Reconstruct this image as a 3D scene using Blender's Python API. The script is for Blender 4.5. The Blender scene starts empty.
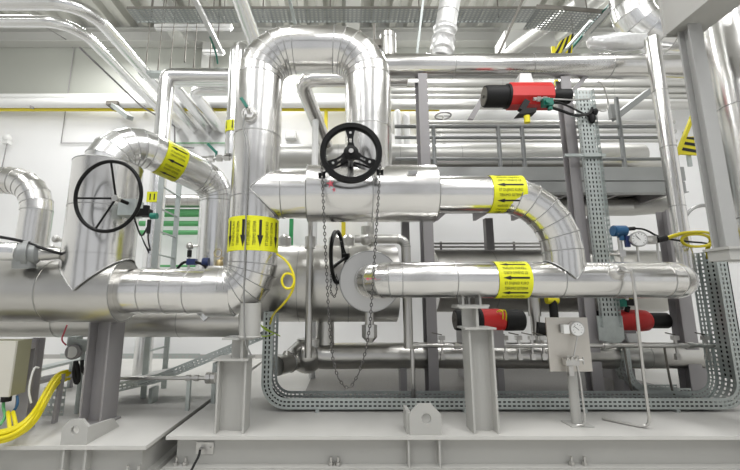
import bpy, bmesh, math, random
from mathutils import Vector, Matrix
V = Vector
random.seed(7)
scene = bpy.context.scene
COL = scene.collection
PI = math.pi
# ------------------------------------------------------------------ camera model
F, PX, PY, CZ = 380.0, 345.0, 235.0, 1.5
TH = math.radians(9.7)
def ray(px, py):
    x = (px - PX) / F; y = (PY - py) / F
    return V((x, math.cos(TH) - y * math.sin(TH), math.sin(TH) + y * math.cos(TH)))
def P(px, py, Y):
    d = ray(px, py)
    return d * (Y / d.y) + V((0, 0, CZ))
def PG(px, py, Z):
    d = ray(px, py)
    return d * ((Z - CZ) / d.z) + V((0, 0, CZ))
def Zat(py, Y): return P(PX, py, Y).z
def Xat(px, Y, Z): return (px - PX) / F * (Y * math.cos(TH) + (Z - CZ) * math.sin(TH))
cam_d = bpy.data.cameras.new('camera'); cam = bpy.data.objects.new('camera', cam_d); COL.objects.link(cam)
cam.location = (0, 0, CZ); cam.rotation_euler = (PI / 2 + TH, 0, 0)
cam_d.sensor_width = 36; cam_d.lens = F / 740 * 36; cam_d.shift_x = 25 / 740; cam_d.clip_start = .05
scene.camera = cam

# ------------------------------------------------------------------ materials
def mat(name, col, rough=.5, metal=0., noise=None, bump=None, emit=None, rvar=0., stretch=(1, 1, 1), spec=.5):
    m = bpy.data.materials.new(name); m.use_nodes = True
    nt = m.node_tree; N = nt.nodes; L = nt.links
    b = N['Principled BSDF']
    b.inputs['Base Color'].default_value = (*col, 1); b.inputs['Roughness'].default_value = rough
    b.inputs['Metallic'].default_value = metal
    b.inputs['Specular IOR Level'].default_value = spec
    tc = N.new('ShaderNodeTexCoord'); mp = N.new('ShaderNodeMapping'); mp.inputs['Scale'].default_value = stretch
    L.new(tc.outputs['Object'], mp.inputs['Vector'])
    if noise:   # (scale, amount)
        n = N.new('ShaderNodeTexNoise'); n.inputs['Scale'].default_value = noise[0]; n.inputs['Detail'].default_value = 5
        L.new(mp.outputs[0], n.inputs['Vector'])
        r = N.new('ShaderNodeMapRange'); r.inputs['To Min'].default_value = 1 - noise[1]; r.inputs['To Max'].default_value = 1 + noise[1] * .6
        L.new(n.outputs['Fac'], r.inputs['Value'])
        mx = N.new('ShaderNodeVectorMath'); mx.operation = 'SCALE'; mx.inputs[0].default_value = col
        L.new(r.outputs[0], mx.inputs['Scale']); L.new(mx.outputs[0], b.inputs['Base Color'])
        if rvar:
            r2 = N.new('ShaderNodeMapRange'); r2.inputs['To Min'].default_value = max(.02, rough - rvar); r2.inputs['To Max'].default_value = rough + rvar
            L.new(n.outputs['Fac'], r2.inputs['Value']); L.new(r2.outputs[0], b.inputs['Roughness'])
    if bump:    # (scale, strength, distance)
        n2 = N.new('ShaderNodeTexNoise'); n2.inputs['Scale'].default_value = bump[0]; n2.inputs['Detail'].default_value = 2
        L.new(mp.outputs[0], n2.inputs['Vector'])
        bp = N.new('ShaderNodeBump'); bp.inputs['Strength'].default_value = bump[1]; bp.inputs['Distance'].default_value = bump[2]
        L.new(n2.outputs['Fac'], bp.inputs['Height']); L.new(bp.outputs[0], b.inputs['Normal'])
    if emit:
        b.inputs['Emission Color'].default_value = (*emit[0], 1); b.inputs['Emission Strength'].default_value = emit[1]
    return m
M = {}
M['alu'] = mat('aluminium_cladding', (.76, .75, .73), .22, 1, (2.2, .14), (2.6, .4, .02), rvar=.08)
M['alu2'] = mat('dull_cladding', (.57, .56, .535), .31, 1, (2.0, .14), (2.2, .4, .025), rvar=.08)
M['seam'] = mat('seam_metal', (.38, .38, .37), .4, 1)
M['steel'] = mat('stainless_steel', (.62, .61, .59), .3, 1, (6, .1))
M['white_clad'] = mat('bright_cladding', (.80, .80, .795), .24, 1, (2, .08), (2.5, .15, .01))
M['galv'] = mat('galvanised_steel', (.52, .56, .545), .42, .7, (22, .16))
M['foil'] = mat('foil_wrap', (.80, .80, .79), .42, .6, (4, .06), (14, .6, .02))
M['skid'] = mat('skid_grey_paint', (.47, .465, .44), .45, 0, (3, .06))
M['deck'] = mat('deck_plate_paint', (.60, .59, .56), .5, 0, (2.5, .11), (40, .15, .004))
M['post'] = mat('post_grey_paint', (.325, .312, .315), .45, 0, (3, .05))
M['black'] = mat('black_paint', (.006, .006, .006), .45, spec=.2)
M['rubber'] = mat('black_rubber', (.012, .012, .012), .55, spec=.3)
M['red'] = mat('red_paint', (.60, .022, .02), .42)
M['redmark'] = mat('red_marker', (.7, .12, .16), .6)
M['yellow'] = mat('yellow_label', (.80, .80, .015), .45)
M['ycable'] = mat('yellow_cable', (.78, .66, .01), .4)
M['ypipe'] = mat('yellow_pipe', (.74, .62, .03), .4)
M['hazy'] = mat('hazard_yellow', (.82, .72, .02), .5)
M['ink'] = mat('black_print', (.01, .01, .01), .6)
M['green'] = mat('green_paint', (.03, .30, .10), .4)
M['greenp'] = mat('green_pipe', (.12, .42, .16), .4)
M['teal'] = mat('teal_plastic', (.008, .17, .12), .4)
M['blue'] = mat('blue_paint', (.02, .10, .22), .4)
M['navy'] = mat('navy_plastic', (.03, .05, .16), .4)
M['white'] = mat('white_enamel', (.82, .82, .80), .4)
M['dial'] = mat('dial_face', (.80, .80, .78), .3)
M['cab'] = mat('cabinet_beige', (.62, .60, .53), .45, 0, (3, .05))
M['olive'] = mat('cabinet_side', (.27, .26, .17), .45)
M['wall'] = mat('white_wall_paint', (.92, .92, .915), .7, 0, (1.2, .02))
M['wallup'] = mat('grey_wall_sheet', (.44, .45, .405), .6, 0, (1.2, .03))
M['wallbase'] = mat('wall_plinth', (.52, .51, .49), .6)
M['ceil'] = mat('ceiling_sheet', (.52, .52, .475), .6, 0, (1, .05))
M['beam'] = mat('beam_paint', (.54, .54, .51), .55, 0, (1.5, .04))
M['floor'] = mat('painted_concrete', (.60, .59, .56), .4, 0, (1.5, .08))
M['grate'] = mat('deck_grating', (.27, .26, .245), .5, .3, (60, .35))  # grating tone, lowered to carry the shade under the pipes
M['lamp'] = mat('lamp_tube', (.9, .9, .9), .5, emit=((1, 1, .97), .8))
M['rod'] = mat('dark_rod', (.16, .15, .13), .5, .5)
M['brass'] = mat('brass', (.5, .40, .22), .35, 1)
M['wire_green'] = mat('green_wire', (.35, .50, .05), .5)
M['railgrey'] = mat('rail_grey', (.27, .28, .275), .4, .3)
M['fascia'] = mat('fascia_grey', (.36, .37, .36), .4, .3, (3, .1))
M['meshgrey'] = mat('mesh_grey', (.34, .36, .355), .5, .4)
M['backclad'] = mat('back_cladding', (.58, .575, .55), .42, .75, (2, .1))
M['post2'] = mat('pale_grey', (.6, .6, .58), .5)
M['panel'] = mat('brushed_panel', (.60, .57, .52), .42, .75, (5, .1))

# ------------------------------------------------------------------ mesh builder
def frame(d):
    d = d.normalized()
    a = V((0, 0, 1)) if abs(d.z) < .9 else V((0, 1, 0))
    u = d.cross(a).normalized()
    return u, d.cross(u).normalized()
LOC = {}
class MB:
    def __init__(s): s.bm = bmesh.new()
    def face(s, vs, mi=0):
        try:
            f = s.bm.faces.new(vs); f.material_index = mi; f.smooth = True; return f
        except ValueError: return None
    def v(s, p): return s.bm.verts.new(p)
    def box(s, c, size, mi=0, ax=None):
        c = V(c); x, y, z = ax if ax else (V((1, 0, 0)), V((0, 1, 0)), V((0, 0, 1)))
        hx, hy, hz = [q / 2 for q in size]
        q = [s.v(c + x * (i * hx) + y * (j * hy) + z * (k * hz)) for i in (-1, 1) for j in (-1, 1) for k in (-1, 1)]
        for f in ((0, 1, 3, 2), (4, 6, 7, 5), (0, 4, 5, 1), (2, 3, 7, 6), (0, 2, 6, 4), (1, 5, 7, 3)):
            s.face([q[i] for i in f], mi)
        return s
    def bb(s, a, b, mi=0):
        a = V(a); b = V(b)
        return s.box((a + b) / 2, [abs(b[i] - a[i]) for i in range(3)], mi)
    def bar(s, p0, p1, w, h, mi=0, up=None):
        p0 = V(p0); p1 = V(p1); d = (p1 - p0).normalized()
        if up is None: u, w_ = frame(d)
        else:
            u = d.cross(V(up)).normalized(); w_ = u.cross(d).normalized()
        return s.box((p0 + p1) / 2, ((p1 - p0).length, w, h), mi, (d, u, w_))
    def ring(s, c, u, w, r, n): return [s.v(c + (u * math.cos(2 * PI * i / n) + w * math.sin(2 * PI * i / n)) * r) for i in range(n)]
    def skin(s, a, b, mi=0):
        n = len(a)
        for i in range(n): s.face([a[i], a[(i + 1) % n], b[(i + 1) % n], b[i]], mi)
    def sharp(s, ring):
        n = len(ring)
        for i in range(n):
            e = s.bm.edges.get((ring[i], ring[(i + 1) % n]))
            if e: e.smooth = False
    def cyl(s, p0, p1, r, r2=None, n=20, mi=0, caps=True):
        p0 = V(p0); p1 = V(p1); r2 = r if r2 is None else r2
        u, w = frame(p1 - p0)
        a = s.ring(p0, u, w, r, n); b = s.ring(p1, u, w, r2, n); s.skin(a, b, mi)
        if caps: s.face(a[::-1], mi); s.face(b, mi)
        s.sharp(a); s.sharp(b)
        return s
    def lathe(s, p, axis, prof, n=24, mi=0, caps=True):
        p = V(p); axis = V(axis).normalized(); u, w = frame(axis)
        rs = [s.ring(p + axis * t, u, w, max(r, 1e-4), n) for t, r in prof]
        for a, b in zip(rs, rs[1:]): s.skin(a, b, mi)
        if caps: s.face(rs[0][::-1], mi); s.face(rs[-1], mi)
        return s
    def sphere(s, c, r, n=14, mi=0, sc=(1, 1, 1)):
        c = V(c); rs = []
        m = n // 2
        top = s.v(c + V((0, 0, r * sc[2]))); bot = s.v(c - V((0, 0, r * sc[2])))
        for j in range(1, m):
            t = PI * j / m
            rs.append([s.v(c + V((math.sin(t) * math.cos(2 * PI * i / n) * r * sc[0], math.sin(t) * math.sin(2 * PI * i / n) * r * sc[1], math.cos(t) * r * sc[2]))) for i in range(n)])
        for i in range(n):
            s.face([top, rs[0][i], rs[0][(i + 1) % n]], mi); s.face([bot, rs[-1][(i + 1) % n], rs[-1][i]], mi)
        for a, b in zip(rs, rs[1:]): s.skin(a, b, mi)
        return s
    def torus(s, c, axis, R, r, N=40, n=8, mi=0, flat=1., u=None, sq=False):
        c = V(c); axis = V(axis).normalized(); u0, w0 = frame(axis)
        rs = []
        for i in range(N):
            t = 2 * PI * i / N; d = u0 * math.cos(t) + w0 * math.sin(t)
            rs.append([s.v(c + d * (R + r * math.cos(2 * PI * j / n + (PI / 4 if sq else 0))) + axis * (r * flat * math.sin(2 * PI * j / n + (PI / 4 if sq else 0)))) for j in range(n)])
        for i in range(N): s.skin(rs[i], rs[(i + 1) % N], mi)
        return s
    def wire(s, pts, r, n=8, mi=0, smooth=0):
        pts = [V(p) for p in pts]
        for _ in range(smooth):
            q = [pts[0]]
            for a, b in zip(pts, pts[1:]): q += [a * .75 + b * .25, a * .25 + b * .75]
            pts = q + [pts[-1]]
        return s.tube(pts, r, n=n, joint=False, mi=mi, sharp=False)
    def prism(s, pts, n, t, mi=0):
        """polygon pts (world) extruded along n by t"""
        n = V(n).normalized() * t
        a = [s.v(V(p)) for p in pts]; b = [s.v(V(p) + n) for p in pts]
        s.face(a[::-1], mi); s.face(b, mi); s.skin(a, b, mi); return s
    def ibeam(s, p0, p1, up, depth, width, tf=.016, tw=.012, mi=0):
        """I section; flanges are perpendicular to `up`"""
        p0 = V(p0); p1 = V(p1); d = (p1 - p0).normalized(); up = V(up).normalized(); sd = d.cross(up).normalized()
        h, w = depth / 2, width / 2
        pr = [(-w, -h), (w, -h), (w, -h + tf), (tw / 2, -h + tf), (tw / 2, h - tf), (w, h - tf), (w, h), (-w, h), (-w, h - tf), (-tw / 2, h - tf), (-tw / 2, -h + tf), (-w, -h + tf)]
        return s.prism([p0 + sd * a + up * b for a, b in pr], d, (p1 - p0).length, mi)
    def tube(s, pts, r, bend=0, nb=6, n=28, ss=0, joint=True, caps=True, mi=0, smi=1, sharp=True, sw=.005, se=.004, seams=()):
        pts = [V(p) for p in pts]
        nb_ = len(pts) - 2
        bends = bend if isinstance(bend, (list, tuple)) else [bend] * nb_
        path = [(pts[0], False)]
        for i in range(1, len(pts) - 1):
            b = bends[i - 1] if i - 1 < len(bends) else 0
            p = pts[i]; d0 = (p - pts[i - 1]).normalized(); d1 = (pts[i + 1] - p).normalized()
            phi = d0.angle(d1)
            if b <= 0 or phi < 1e-3: path.append((p, joint and b > 0)); continue
            t = b * math.tan(phi / 2); c = p + (d1 - d0).normalized() * (b / math.cos(phi / 2))
            st = p - d0 * t - c; ax = d0.cross(d1).normalized()
            for k in range(nb + 1): path.append((c + Matrix.Rotation(phi * k / nb, 3, ax) @ st, joint))
        path.append((pts[-1], False))
        # stations: (pos, normal, frame u,w, dir for projection, radius, sharp)
        rings = []
        dirs = [(path[i + 1][0] - path[i][0]).normalized() for i in range(len(path) - 1)]
        u, w = frame(dirs[0])
        def add(pos, nrm, d, rr, sh):
            q = []
            for i in range(n):
                o = (u * math.cos(2 * PI * i / n) + w * math.sin(2 * PI * i / n)) * rr
                o = o - d * (o.dot(nrm) / d.dot(nrm)); q.append(s.v(pos + o))
            rings.append((q, sh, add.seam)); add.seam = False
        add.seam = False
        def bump(pos, nrm, d0, d1):
            add(pos - d0 * sw, nrm, d0, r, True); add(pos - d0 * sw, nrm, d0, r + se, True); add.seam = True
            add(pos + d1 * sw, nrm, d0, r + se, True); add(pos + d1 * sw, nrm, d0, r, True)
        for i, (p, jt) in enumerate(path):
            if i == 0: add(p, dirs[0], dirs[0], r, True)
            elif i == len(path) - 1: add(p, dirs[-1], dirs[-1], r, True)
            else:
                d0, d1 = dirs[i - 1], dirs[i]; nrm = (d0 + d1).normalized()
                if jt: bump(p, nrm, d0, d1)
                else: add(p, nrm, d0, r, sharp and d0.angle(d1) > .12)
                q = d0.rotation_difference(d1); u = (q @ u); w = (q @ w)
                u = (u - d1 * u.dot(d1)).normalized(); w = d1.cross(u) * (1 if d1.cross(u).dot(w) > 0 else -1)
            if i < len(path) - 1 and (ss or seams):
                L = (path[i + 1][0] - p).length; d = dirs[i]
                if ss and L > ss * 1.2:
                    k = max(1, int(round(L / ss)))
                    for j in range(1, k): bump(p + d * (L * j / k), d, d, d)
        for (a, sa, _), (b, sb, sm) in zip(rings, rings[1:]): s.skin(a, b, smi if sm else mi)
        for q, sh, _ in rings:
            if sh: s.sharp(q)
        if caps: s.face(rings[0][0][::-1], mi); s.face(rings[-1][0], mi)
        return s
    def vcut(s, c, d, run, R, L, n=48, mi=0, smi=1):
        """branch pipe leaving a run of about equal bore, cut to the mitre line of the two"""
        c = V(c); d = V(d).normalized(); run = V(run).normalized(); sd = d.cross(run)
        a = []; b_ = []; line = []
        for i in range(n):
            t = 2 * PI * i / n; o = (run * math.cos(t) + sd * math.sin(t)) * R
            p = c + o + d * abs(o.dot(run)); a.append(s.v(p)); b_.append(s.v(c + o + d * L)); line.append(p + o.normalized() * .002)
        s.skin(a, b_, mi)
        for i in range(n): s.cyl(line[i], line[(i + 1) % n], .0055, n=6, mi=smi, caps=False)
        return s
    def build(s, name, m, parent=None, kind=None, label=None, wobble=None):
        bm = s.bm
        if wobble:
            from mathutils import noise
            bm.normal_update()
            for v_ in bm.verts: v_.co += v_.normal * (noise.noise(v_.co * wobble[0]) * wobble[1])
        bmesh.ops.recalc_face_normals(bm, faces=bm.faces[:])
        for e in bm.edges:
            if len(e.link_faces) == 2 and e.calc_face_angle(0) > .62: e.smooth = False
        off = V((0, 0, 0))
        if parent is not None: off = LOC[parent.name]
        else:
            vs = [v_.co for v_ in bm.verts]
            lo = V([min(q[i] for q in vs) for i in range(3)]); hi = V([max(q[i] for q in vs) for i in range(3)])
            off = V(((lo.x + hi.x) / 2, (lo.y + hi.y) / 2, lo.z))
        bmesh.ops.translate(bm, verts=bm.verts[:], vec=-off)
        me = bpy.data.meshes.new(name); bm.to_mesh(me); bm.free()
        for q in (m if isinstance(m, (list, tuple)) else [m]): me.materials.append(M[q])
        o = bpy.data.objects.new(name, me); COL.objects.link(o)
        if parent is not None: o.parent = parent; LOC[o.name] = off
        else: o.location = off; LOC[o.name] = off
        if kind: o['kind'] = kind
        if label: o['label'] = label
        return o
def T(name, label, cat, loc, group=None):
    o = bpy.data.objects.new(name, None); COL.objects.link(o); o.location = loc; o.empty_display_size = .1
    LOC[o.name] = V(loc); o['label'] = label; o['category'] = cat; o['kind'] = 'thing'
    if group: o['group'] = group
    return o
def tag(o, label, cat, group=None, kind='thing'):
    o['label'] = label; o['category'] = cat; o['kind'] = kind
    if group: o['group'] = group
    return o
AL = ['alu', 'seam']
A2 = ['alu2', 'seam']

_txt = {}
def text_geo(t):
    """2-D outline mesh of a string, centred, unit cap height"""
    if t in _txt: return _txt[t]
    cu = bpy.data.curves.new('t', 'FONT'); cu.body = t; cu.align_x = 'CENTER'; cu.align_y = 'CENTER'; cu.size = 1.4; cu.resolution_u = 2
    o = bpy.data.objects.new('t', cu); COL.objects.link(o)
    dg = bpy.context.evaluated_depsgraph_get(); dg.update()
    me = bpy.data.meshes.new_from_object(o.evaluated_get(dg))
    r = ([tuple(v_.co[:2]) for v_ in me.vertices], [tuple(p.vertices) for p in me.polygons])
    bpy.data.meshes.remove(me); bpy.data.objects.remove(o); bpy.data.curves.remove(cu)
    _txt[t] = r; return r
def flow_band(parent, c, axis, e1, R, length, arrow_angles, text_gaps, span=(-120, 120), th=.034, word=('ET DUJINIO KURO', 'TIEKIMO SISTEMA'), aw=1.0):
    """yellow band round a pipe; arrows point along +axis; e1 is angle 0"""
    c = V(c); axis = V(axis).normalized(); e1 = V(e1); e1 = (e1 - axis * e1.dot(axis)).normalized(); e2 = axis.cross(e1)
    W = lambda u, a, r: c + axis * u + (e1 * math.cos(a) + e2 * math.sin(a)) * r
    b = MB(); n = 40; a0, a1 = map(math.radians, span); r = R + .006
    A = [b.v(W(-length / 2, a0 + (a1 - a0) * i / n, r)) for i in range(n + 1)]; B = [b.v(W(length / 2, a0 + (a1 - a0) * i / n, r)) for i in range(n + 1)]
    for i in range(n): b.face([A[i], A[i + 1], B[i + 1], B[i]])
    band = b.build('flow_band', 'yellow', parent, label='yellow band with black flow arrows')
    k = MB(); r2 = R + .009; half = length * .39; t = .0085 * aw
    for a in arrow_angles:
        a = math.radians(a)
        st = 3
        for (w0, w1, u0, u1) in ((t, t, -half, half - .07 * aw), (t * 2.3, .0005, half - .075 * aw, half)):
            k.face([k.v(W(u0, a - w0 / R, r2)), k.v(W(u0, a, r2)), k.v(W(u0, a + w0 / R, r2)), k.v(W(u1, a + w1 / R, r2)), k.v(W(u1, a, r2)), k.v(W(u1, a - w1 / R, r2))])
    for (a, flip) in text_gaps:
        a = math.radians(a)
        for j, wd in enumerate(word):
            vs, fs = text_geo(wd)
            wmax = max(abs(q[0]) for q in vs) * 2
            sx = length * .70 / wmax; sy = th * .55
            off = (th * .5 * (1 if j == 0 else -1))
            q = [k.v(W(-(x * sx) * flip, a + ((y * sy + off) * flip) / R, r2)) for x, y in vs]
            for f in fs: k.face([q[i] for i in f])
    k.build('lettering', 'ink', band, label='black arrows and lettering')
    return band

def slotted(b, pt, ns, nw, fs=.55, fw=.34, mi=0):
    """surface pt(i,j) over ns x nw cells, each with one slot"""
    cache = {}
    def g(i, j):
        key = (round(i, 4), round(j, 4))
        if key not in cache: cache[key] = b.v(pt(i, j))
        return cache[key]
    for i in range(ns):
        a0, a1, a2, a3 = i, i + .5 - fs / 2, i + .5 + fs / 2, i + 1
        for j in range(nw):
            b0, b1, b2, b3 = j, j + .5 - fw / 2, j + .5 + fw / 2, j + 1
            I = (a0, a1, a2, a3); J = (b0, b1, b2, b3)
            for x in range(3):
                for y in range(3):
                    if x == 1 and y == 1: continue
                    b.face([g(I[x], J[y]), g(I[x + 1], J[y]), g(I[x + 1], J[y + 1]), g(I[x], J[y + 1])], mi)
def arc_path(pts, bend, step):
    """sampled points + tangent along a filleted polyline"""
    pts = [V(p) for p in pts]; out = [pts[0]]
    for i in range(1, len(pts) - 1):
        p = pts[i]; d0 = (p - pts[i - 1]).normalized(); d1 = (pts[i + 1] - p).normalized(); phi = d0.angle(d1)
        t = bend * math.tan(phi / 2); c = p + (d1 - d0).normalized() * (bend / math.cos(phi / 2)); ax = d0.cross(d1).normalized(); st = p - d0 * t - c
        for k in range(9): out.append(c + Matrix.Rotation(phi * k / 8, 3, ax) @ st)
    out.append(pts[-1])
    cum = [0]
    for a, q in zip(out, out[1:]): cum.append(cum[-1] + (q - a).length)
    L = cum[-1]; n = max(2, int(L / step)); res = []
    for i in range(n + 1):
        s_ = L * i / n; k = 0
        while k < len(cum) - 2 and cum[k + 1] < s_: k += 1
        f = (s_ - cum[k]) / max(1e-9, cum[k + 1] - cum[k]); res.append((out[k].lerp(out[k + 1], f), (out[k + 1] - out[k]).normalized()))
    # smooth tangents
    tg = [(res[min(i + 1, n)][0] - res[max(i - 1, 0)][0]).normalized() for i in range(n + 1)]
    return [r[0] for r in res], tg
def tray(parent, pts, bend, width, height, wdir, inside, step=.045, nw=5, names=('base_plate', 'side_rail')):
    """channel tray: base of `width` along wdir, rails of `height` toward `inside`(tangent, wdir)->normal"""
    pos, tg = arc_path(pts, bend, step); n = len(pos) - 1; wdir = V(wdir).normalized()
    def lin(arr, i):
        k = min(int(i), n - 1); return arr[k].lerp(arr[k + 1], i - k)
    nr = [inside * wdir.cross(t).normalized() for t in tg]
    b = MB(); slotted(b, lambda i, j: lin(pos, i) + wdir * (width * j / nw), n, nw); b.build(names[0], 'galv', parent)
    for off in (0, width):
        b = MB(); slotted(b, lambda i, j: lin(pos, i) + wdir * off + lin(nr, i) * (height * (.12 + .36 * j)), n, 2, .6, .4)
        # plain lips
        for h0, h1 in ((0, .12), (.84, 1.0)):
            for i in range(n):
                b.face([b.v(pos[i] + wdir * off + nr[i] * height * h0), b.v(pos[i + 1] + wdir * off + nr[i + 1] * height * h0), b.v(pos[i + 1] + wdir * off + nr[i + 1] * height * h1), b.v(pos[i] + wdir * off + nr[i] * height * h1)])
        bmesh.ops.remove_doubles(b.bm, verts=b.bm.verts[:], dist=1e-4)
        b.build(names[1], 'galv', parent)
M['nearpost'] = mat('near_post_paint', (.40, .40, .39), .45, 0, (3, .05))
M['streak_post'] = mat('dark_reflection_streak', (.16, .16, .16), .5)  # for the added posts mirrored as dark streaks
# ================================================================== SETTING
def struct(o): o['kind'] = 'structure'; return o
YB = 10.0
b = MB(); b.bb((-11, -5, -.05), (11, YB, 0)); struct(b.build('floor', 'floor'))
b = MB(); b.bb((-11, YB, 0), (11, YB + .1, 6.85)); struct(b.build('wall_back', 'wall'))
b = MB(); b.bb((-11, YB - .02, 6.85), (11, YB + .12, 8.75)); struct(b.build('trim_1', 'wallup'))
b = MB(); b.bb((-11, YB - .012, 0), (11, YB, .14)); struct(b.build('baseboard_back', 'wallbase'))
b = MB(); b.bb((-11.1, -5, 0), (-11, YB, 9.8)); struct(b.build('wall_left', 'wall'))
b = MB(); b.bb((11, -5, 0), (11.1, YB, 9.8)); struct(b.build('wall_right', 'wall'))
# trapezoidal roof sheet, ribs along Y
b = MB(); x = -11.0; prof = []
while x < 11: prof += [(x, 9.34), (x + .2, 9.34), (x + .26, 9.17), (x + .42, 9.17)]; x += .5
A = [b.v((q[0], -5, q[1])) for q in prof]; B = [b.v((q[0], YB + .1, q[1])) for q in prof]
for i in range(len(prof) - 1): b.face([A[i], A[i + 1], B[i + 1], B[i]])
A2_ = [b.v((q[0], -5, 9.5)) for q in prof]; B2_ = [b.v((q[0], YB + .1, 9.5)) for q in prof]
for i in range(len(prof) - 1): b.face([A2_[i], B2_[i], B2_[i + 1], A2_[i + 1]])
struct(b.build('ceiling', 'ceil'))
# wall-head beam and roof beams
b = MB(); b.ibeam((-11, YB - .2, 8.92), (11, YB - .2, 8.92), (0, 0, 1), .42, .3, .03, .03); struct(b.build('trim_2', 'beam'))
for i, (y, z) in enumerate(((4.2, 8.9),)):
    b = MB(); b.ibeam((-11, y, z), (11, y, z), (0, 0, 1), .5, .25, .03, .02); struct(b.build('trim_%d' % (i + 3), 'beam'))
for i, xx in enumerate((-4.55, .2, 4.5)):
    b = MB(); b.ibeam((xx, -5, 8.75), (xx, YB - .45, 8.75), (0, 0, 1), .45, .36, .03, .03); struct(b.build('trim_%d' % (i + 5), 'beam'))
for i, xx in enumerate((-3.9, 1.1, 4.5)):
    b = MB(); b.ibeam((xx, YB - .2, 6.9), (xx, YB - .2, 8.75), (0, 1, 0), .25, .25, .02, .02); struct(b.build('trim_%d' % (i + 8), 'beam'))

# ================================================================== SKIDS
def skid(name, label, x0, x1, yf, yb, stiff, posts=()):
    t = T(name, label, 'equipment skid', (x0, yf, 0))
    b = MB(); b.bb((x0, yf, .27), (x1, yb, .30)); b.build('deck_plate', 'deck', t)
    b = MB(); b.bb((x0 + .07, yf + .09, .04), (x1 - .07, yf + .105, .27)); b.bb((x0, yf + .0, .0), (x1, yf + .2, .04))
    b.build('front_beam', 'skid', t)
    for xe in (x0 + .07, x1 - .085):
        b = MB(); b.bb((xe, yf + .105, .04), (xe + .015, yb, .27)); b.bb((xe - .07, yf + .2, 0), (xe + .085, yb, .04)); b.build('side_beam', 'skid', t)
    for xs in stiff:
        b = MB(); b.bb((xs - .008, yf + .01, .04), (xs + .008, yf + .09, .27)); b.build('stiffener', 'skid', t)
    return t
YF = 3.65
sk = skid('equipment_skid', 'long light grey steel skid along the bottom right, under the two pipe stands', -1.60, 6.2, YF, 8.2,
     [Xat(409, YF, .2), Xat(440, YF, .2)])
b = MB(); b.bb((Xat(300, 4.7, .3), 4.72, .3), (Xat(700, 5, .3), 7.9, .312)); b.build('grating', 'grate', sk)
for px in (574, 584):
    b = MB(); q = V((Xat(px + (px - 574) * .3, 3.67, .04), 3.70, .04)); b.cyl(q, q + V((0, 0, .03)), .024, n=6); b.cyl(q, q + V((0, 0, .075)), .012, n=8); b.build('anchor_bolt', 'steel', sk)
for px in (176, 185, 331, 338):
    b = MB(); q = V((Xat(px, 3.70, .04), 3.70, .04)); b.cyl(q, q + V((0, 0, .03)), .024, n=6); b.cyl(q, q + V((0, 0, .07)), .012, n=8); b.build('anchor_bolt', 'steel', sk)
YL = 3.42
skl = skid('equipment_skid', 'light grey steel skid at bottom left, under the cabinet and the broad post', -6.2, -1.66, YL, 8.2,
     [Xat(62, YL, .2), Xat(84, YL, .2)])
for px in (127, 138):
    b = MB(); q = V((Xat(px, YL + .05, .04), YL + .05, .04)); b.cyl(q, q + V((0, 0, .03)), .024, n=6); b.cyl(q, q + V((0, 0, .09)), .012, n=8); b.build('anchor_bolt', 'steel', skl)
# lifting lugs
t = T('lifting_lug', 'upright grey lifting eye on the front edge of the long skid, in the middle', 'lifting lug', (Xat(423, YF + .05, .3), YF + .03, .3))
x0, x1 = Xat(409.5, YF + .03, .32), Xat(441.5, YF + .03, .32); h = .265
def lugplate(x0, x1, y, th, h, hx, hz, hr, cham, name, parent):
    b = MB(); c = V((hx, y, hz)); n = 24
    out = [(x0, .3), (x1, .3), (x1, .3 + h - cham), (x1 - cham, .3 + h), (x0 + cham, .3 + h), (x0, .3 + h - cham)]
    # sample outline at n angles around hole
    O = []
    for i in range(n):
        a = 2 * PI * i / n; d = (math.cos(a), math.sin(a)); best = 9
        for k in range(len(out)):
            (ax_, az), (bx_, bz) = out[k], out[(k + 1) % len(out)]
            ex, ez = bx_ - ax_, bz - az; den = d[0] * ez - d[1] * ex
            if abs(den) < 1e-9: continue
            tt = ((ax_ - hx) * ez - (az - hz) * ex) / den; ss_ = ((ax_ - hx) * d[1] - (az - hz) * d[0]) / den
            if tt > 0 and -1e-6 <= ss_ <= 1 + 1e-6: best = min(best, tt)
        O.append((a, best))
    for p_ in out:
        a = math.atan2(p_[1] - hz, p_[0] - hx) % (2 * PI); O.append((a, math.hypot(p_[0] - hx, p_[1] - hz)))
    O.sort(); pf = [];
    for a, rr in O:
        cx, cz = math.cos(a), math.sin(a)
        pf.append([b.v((hx + cx * hr, y, hz + cz * hr)), b.v((hx + cx * rr, y, hz + cz * rr)), b.v((hx + cx * rr, y + th, hz + cz * rr)), b.v((hx + cx * hr, y + th, hz + cz * hr))])
    for q0, q1 in zip(pf, pf[1:] + pf[:1]):
        for k in range(4): b.face([q0[k], q1[k], q1[(k + 1) % 4], q0[(k + 1) % 4]])
    return b.build(name, 'skid', parent)
lugplate(x0, x1, YF + .02, .035, h, (x0 + x1) / 2 + .01, .3 + h * .53, .045, .085, 'eye_plate', t)
b = MB(); b.bb((x0 - .02, YF + .055, .3), (x0 + .01, YF + .25, .3 + h * .75)); b.build('gusset', 'skid', t)
t = T('lifting_lug', 'grey lifting eye with a sloping brace on the front edge of the left skid', 'lifting lug', (Xat(75, YL + .05, .3), YL + .03, .3))
x0, x1 = Xat(61, YL + .03, .3), Xat(87, YL + .03, .3); h = .2
lugplate(x0, x1, YL + .02, .035, h, (x0 + x1) / 2, .3 + h * .58, .036, .06, 'eye_plate', t)
b = MB(); b.prism([(x1 - .04, YL + .055, .3), (x1 - .04, YL + .055, .44), (x1 - .04, YL + .40, .40), (x1 - .04, YL + .50, .3)], (1, 0, 0), .035); b.build('gusset', 'skid', t)
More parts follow.
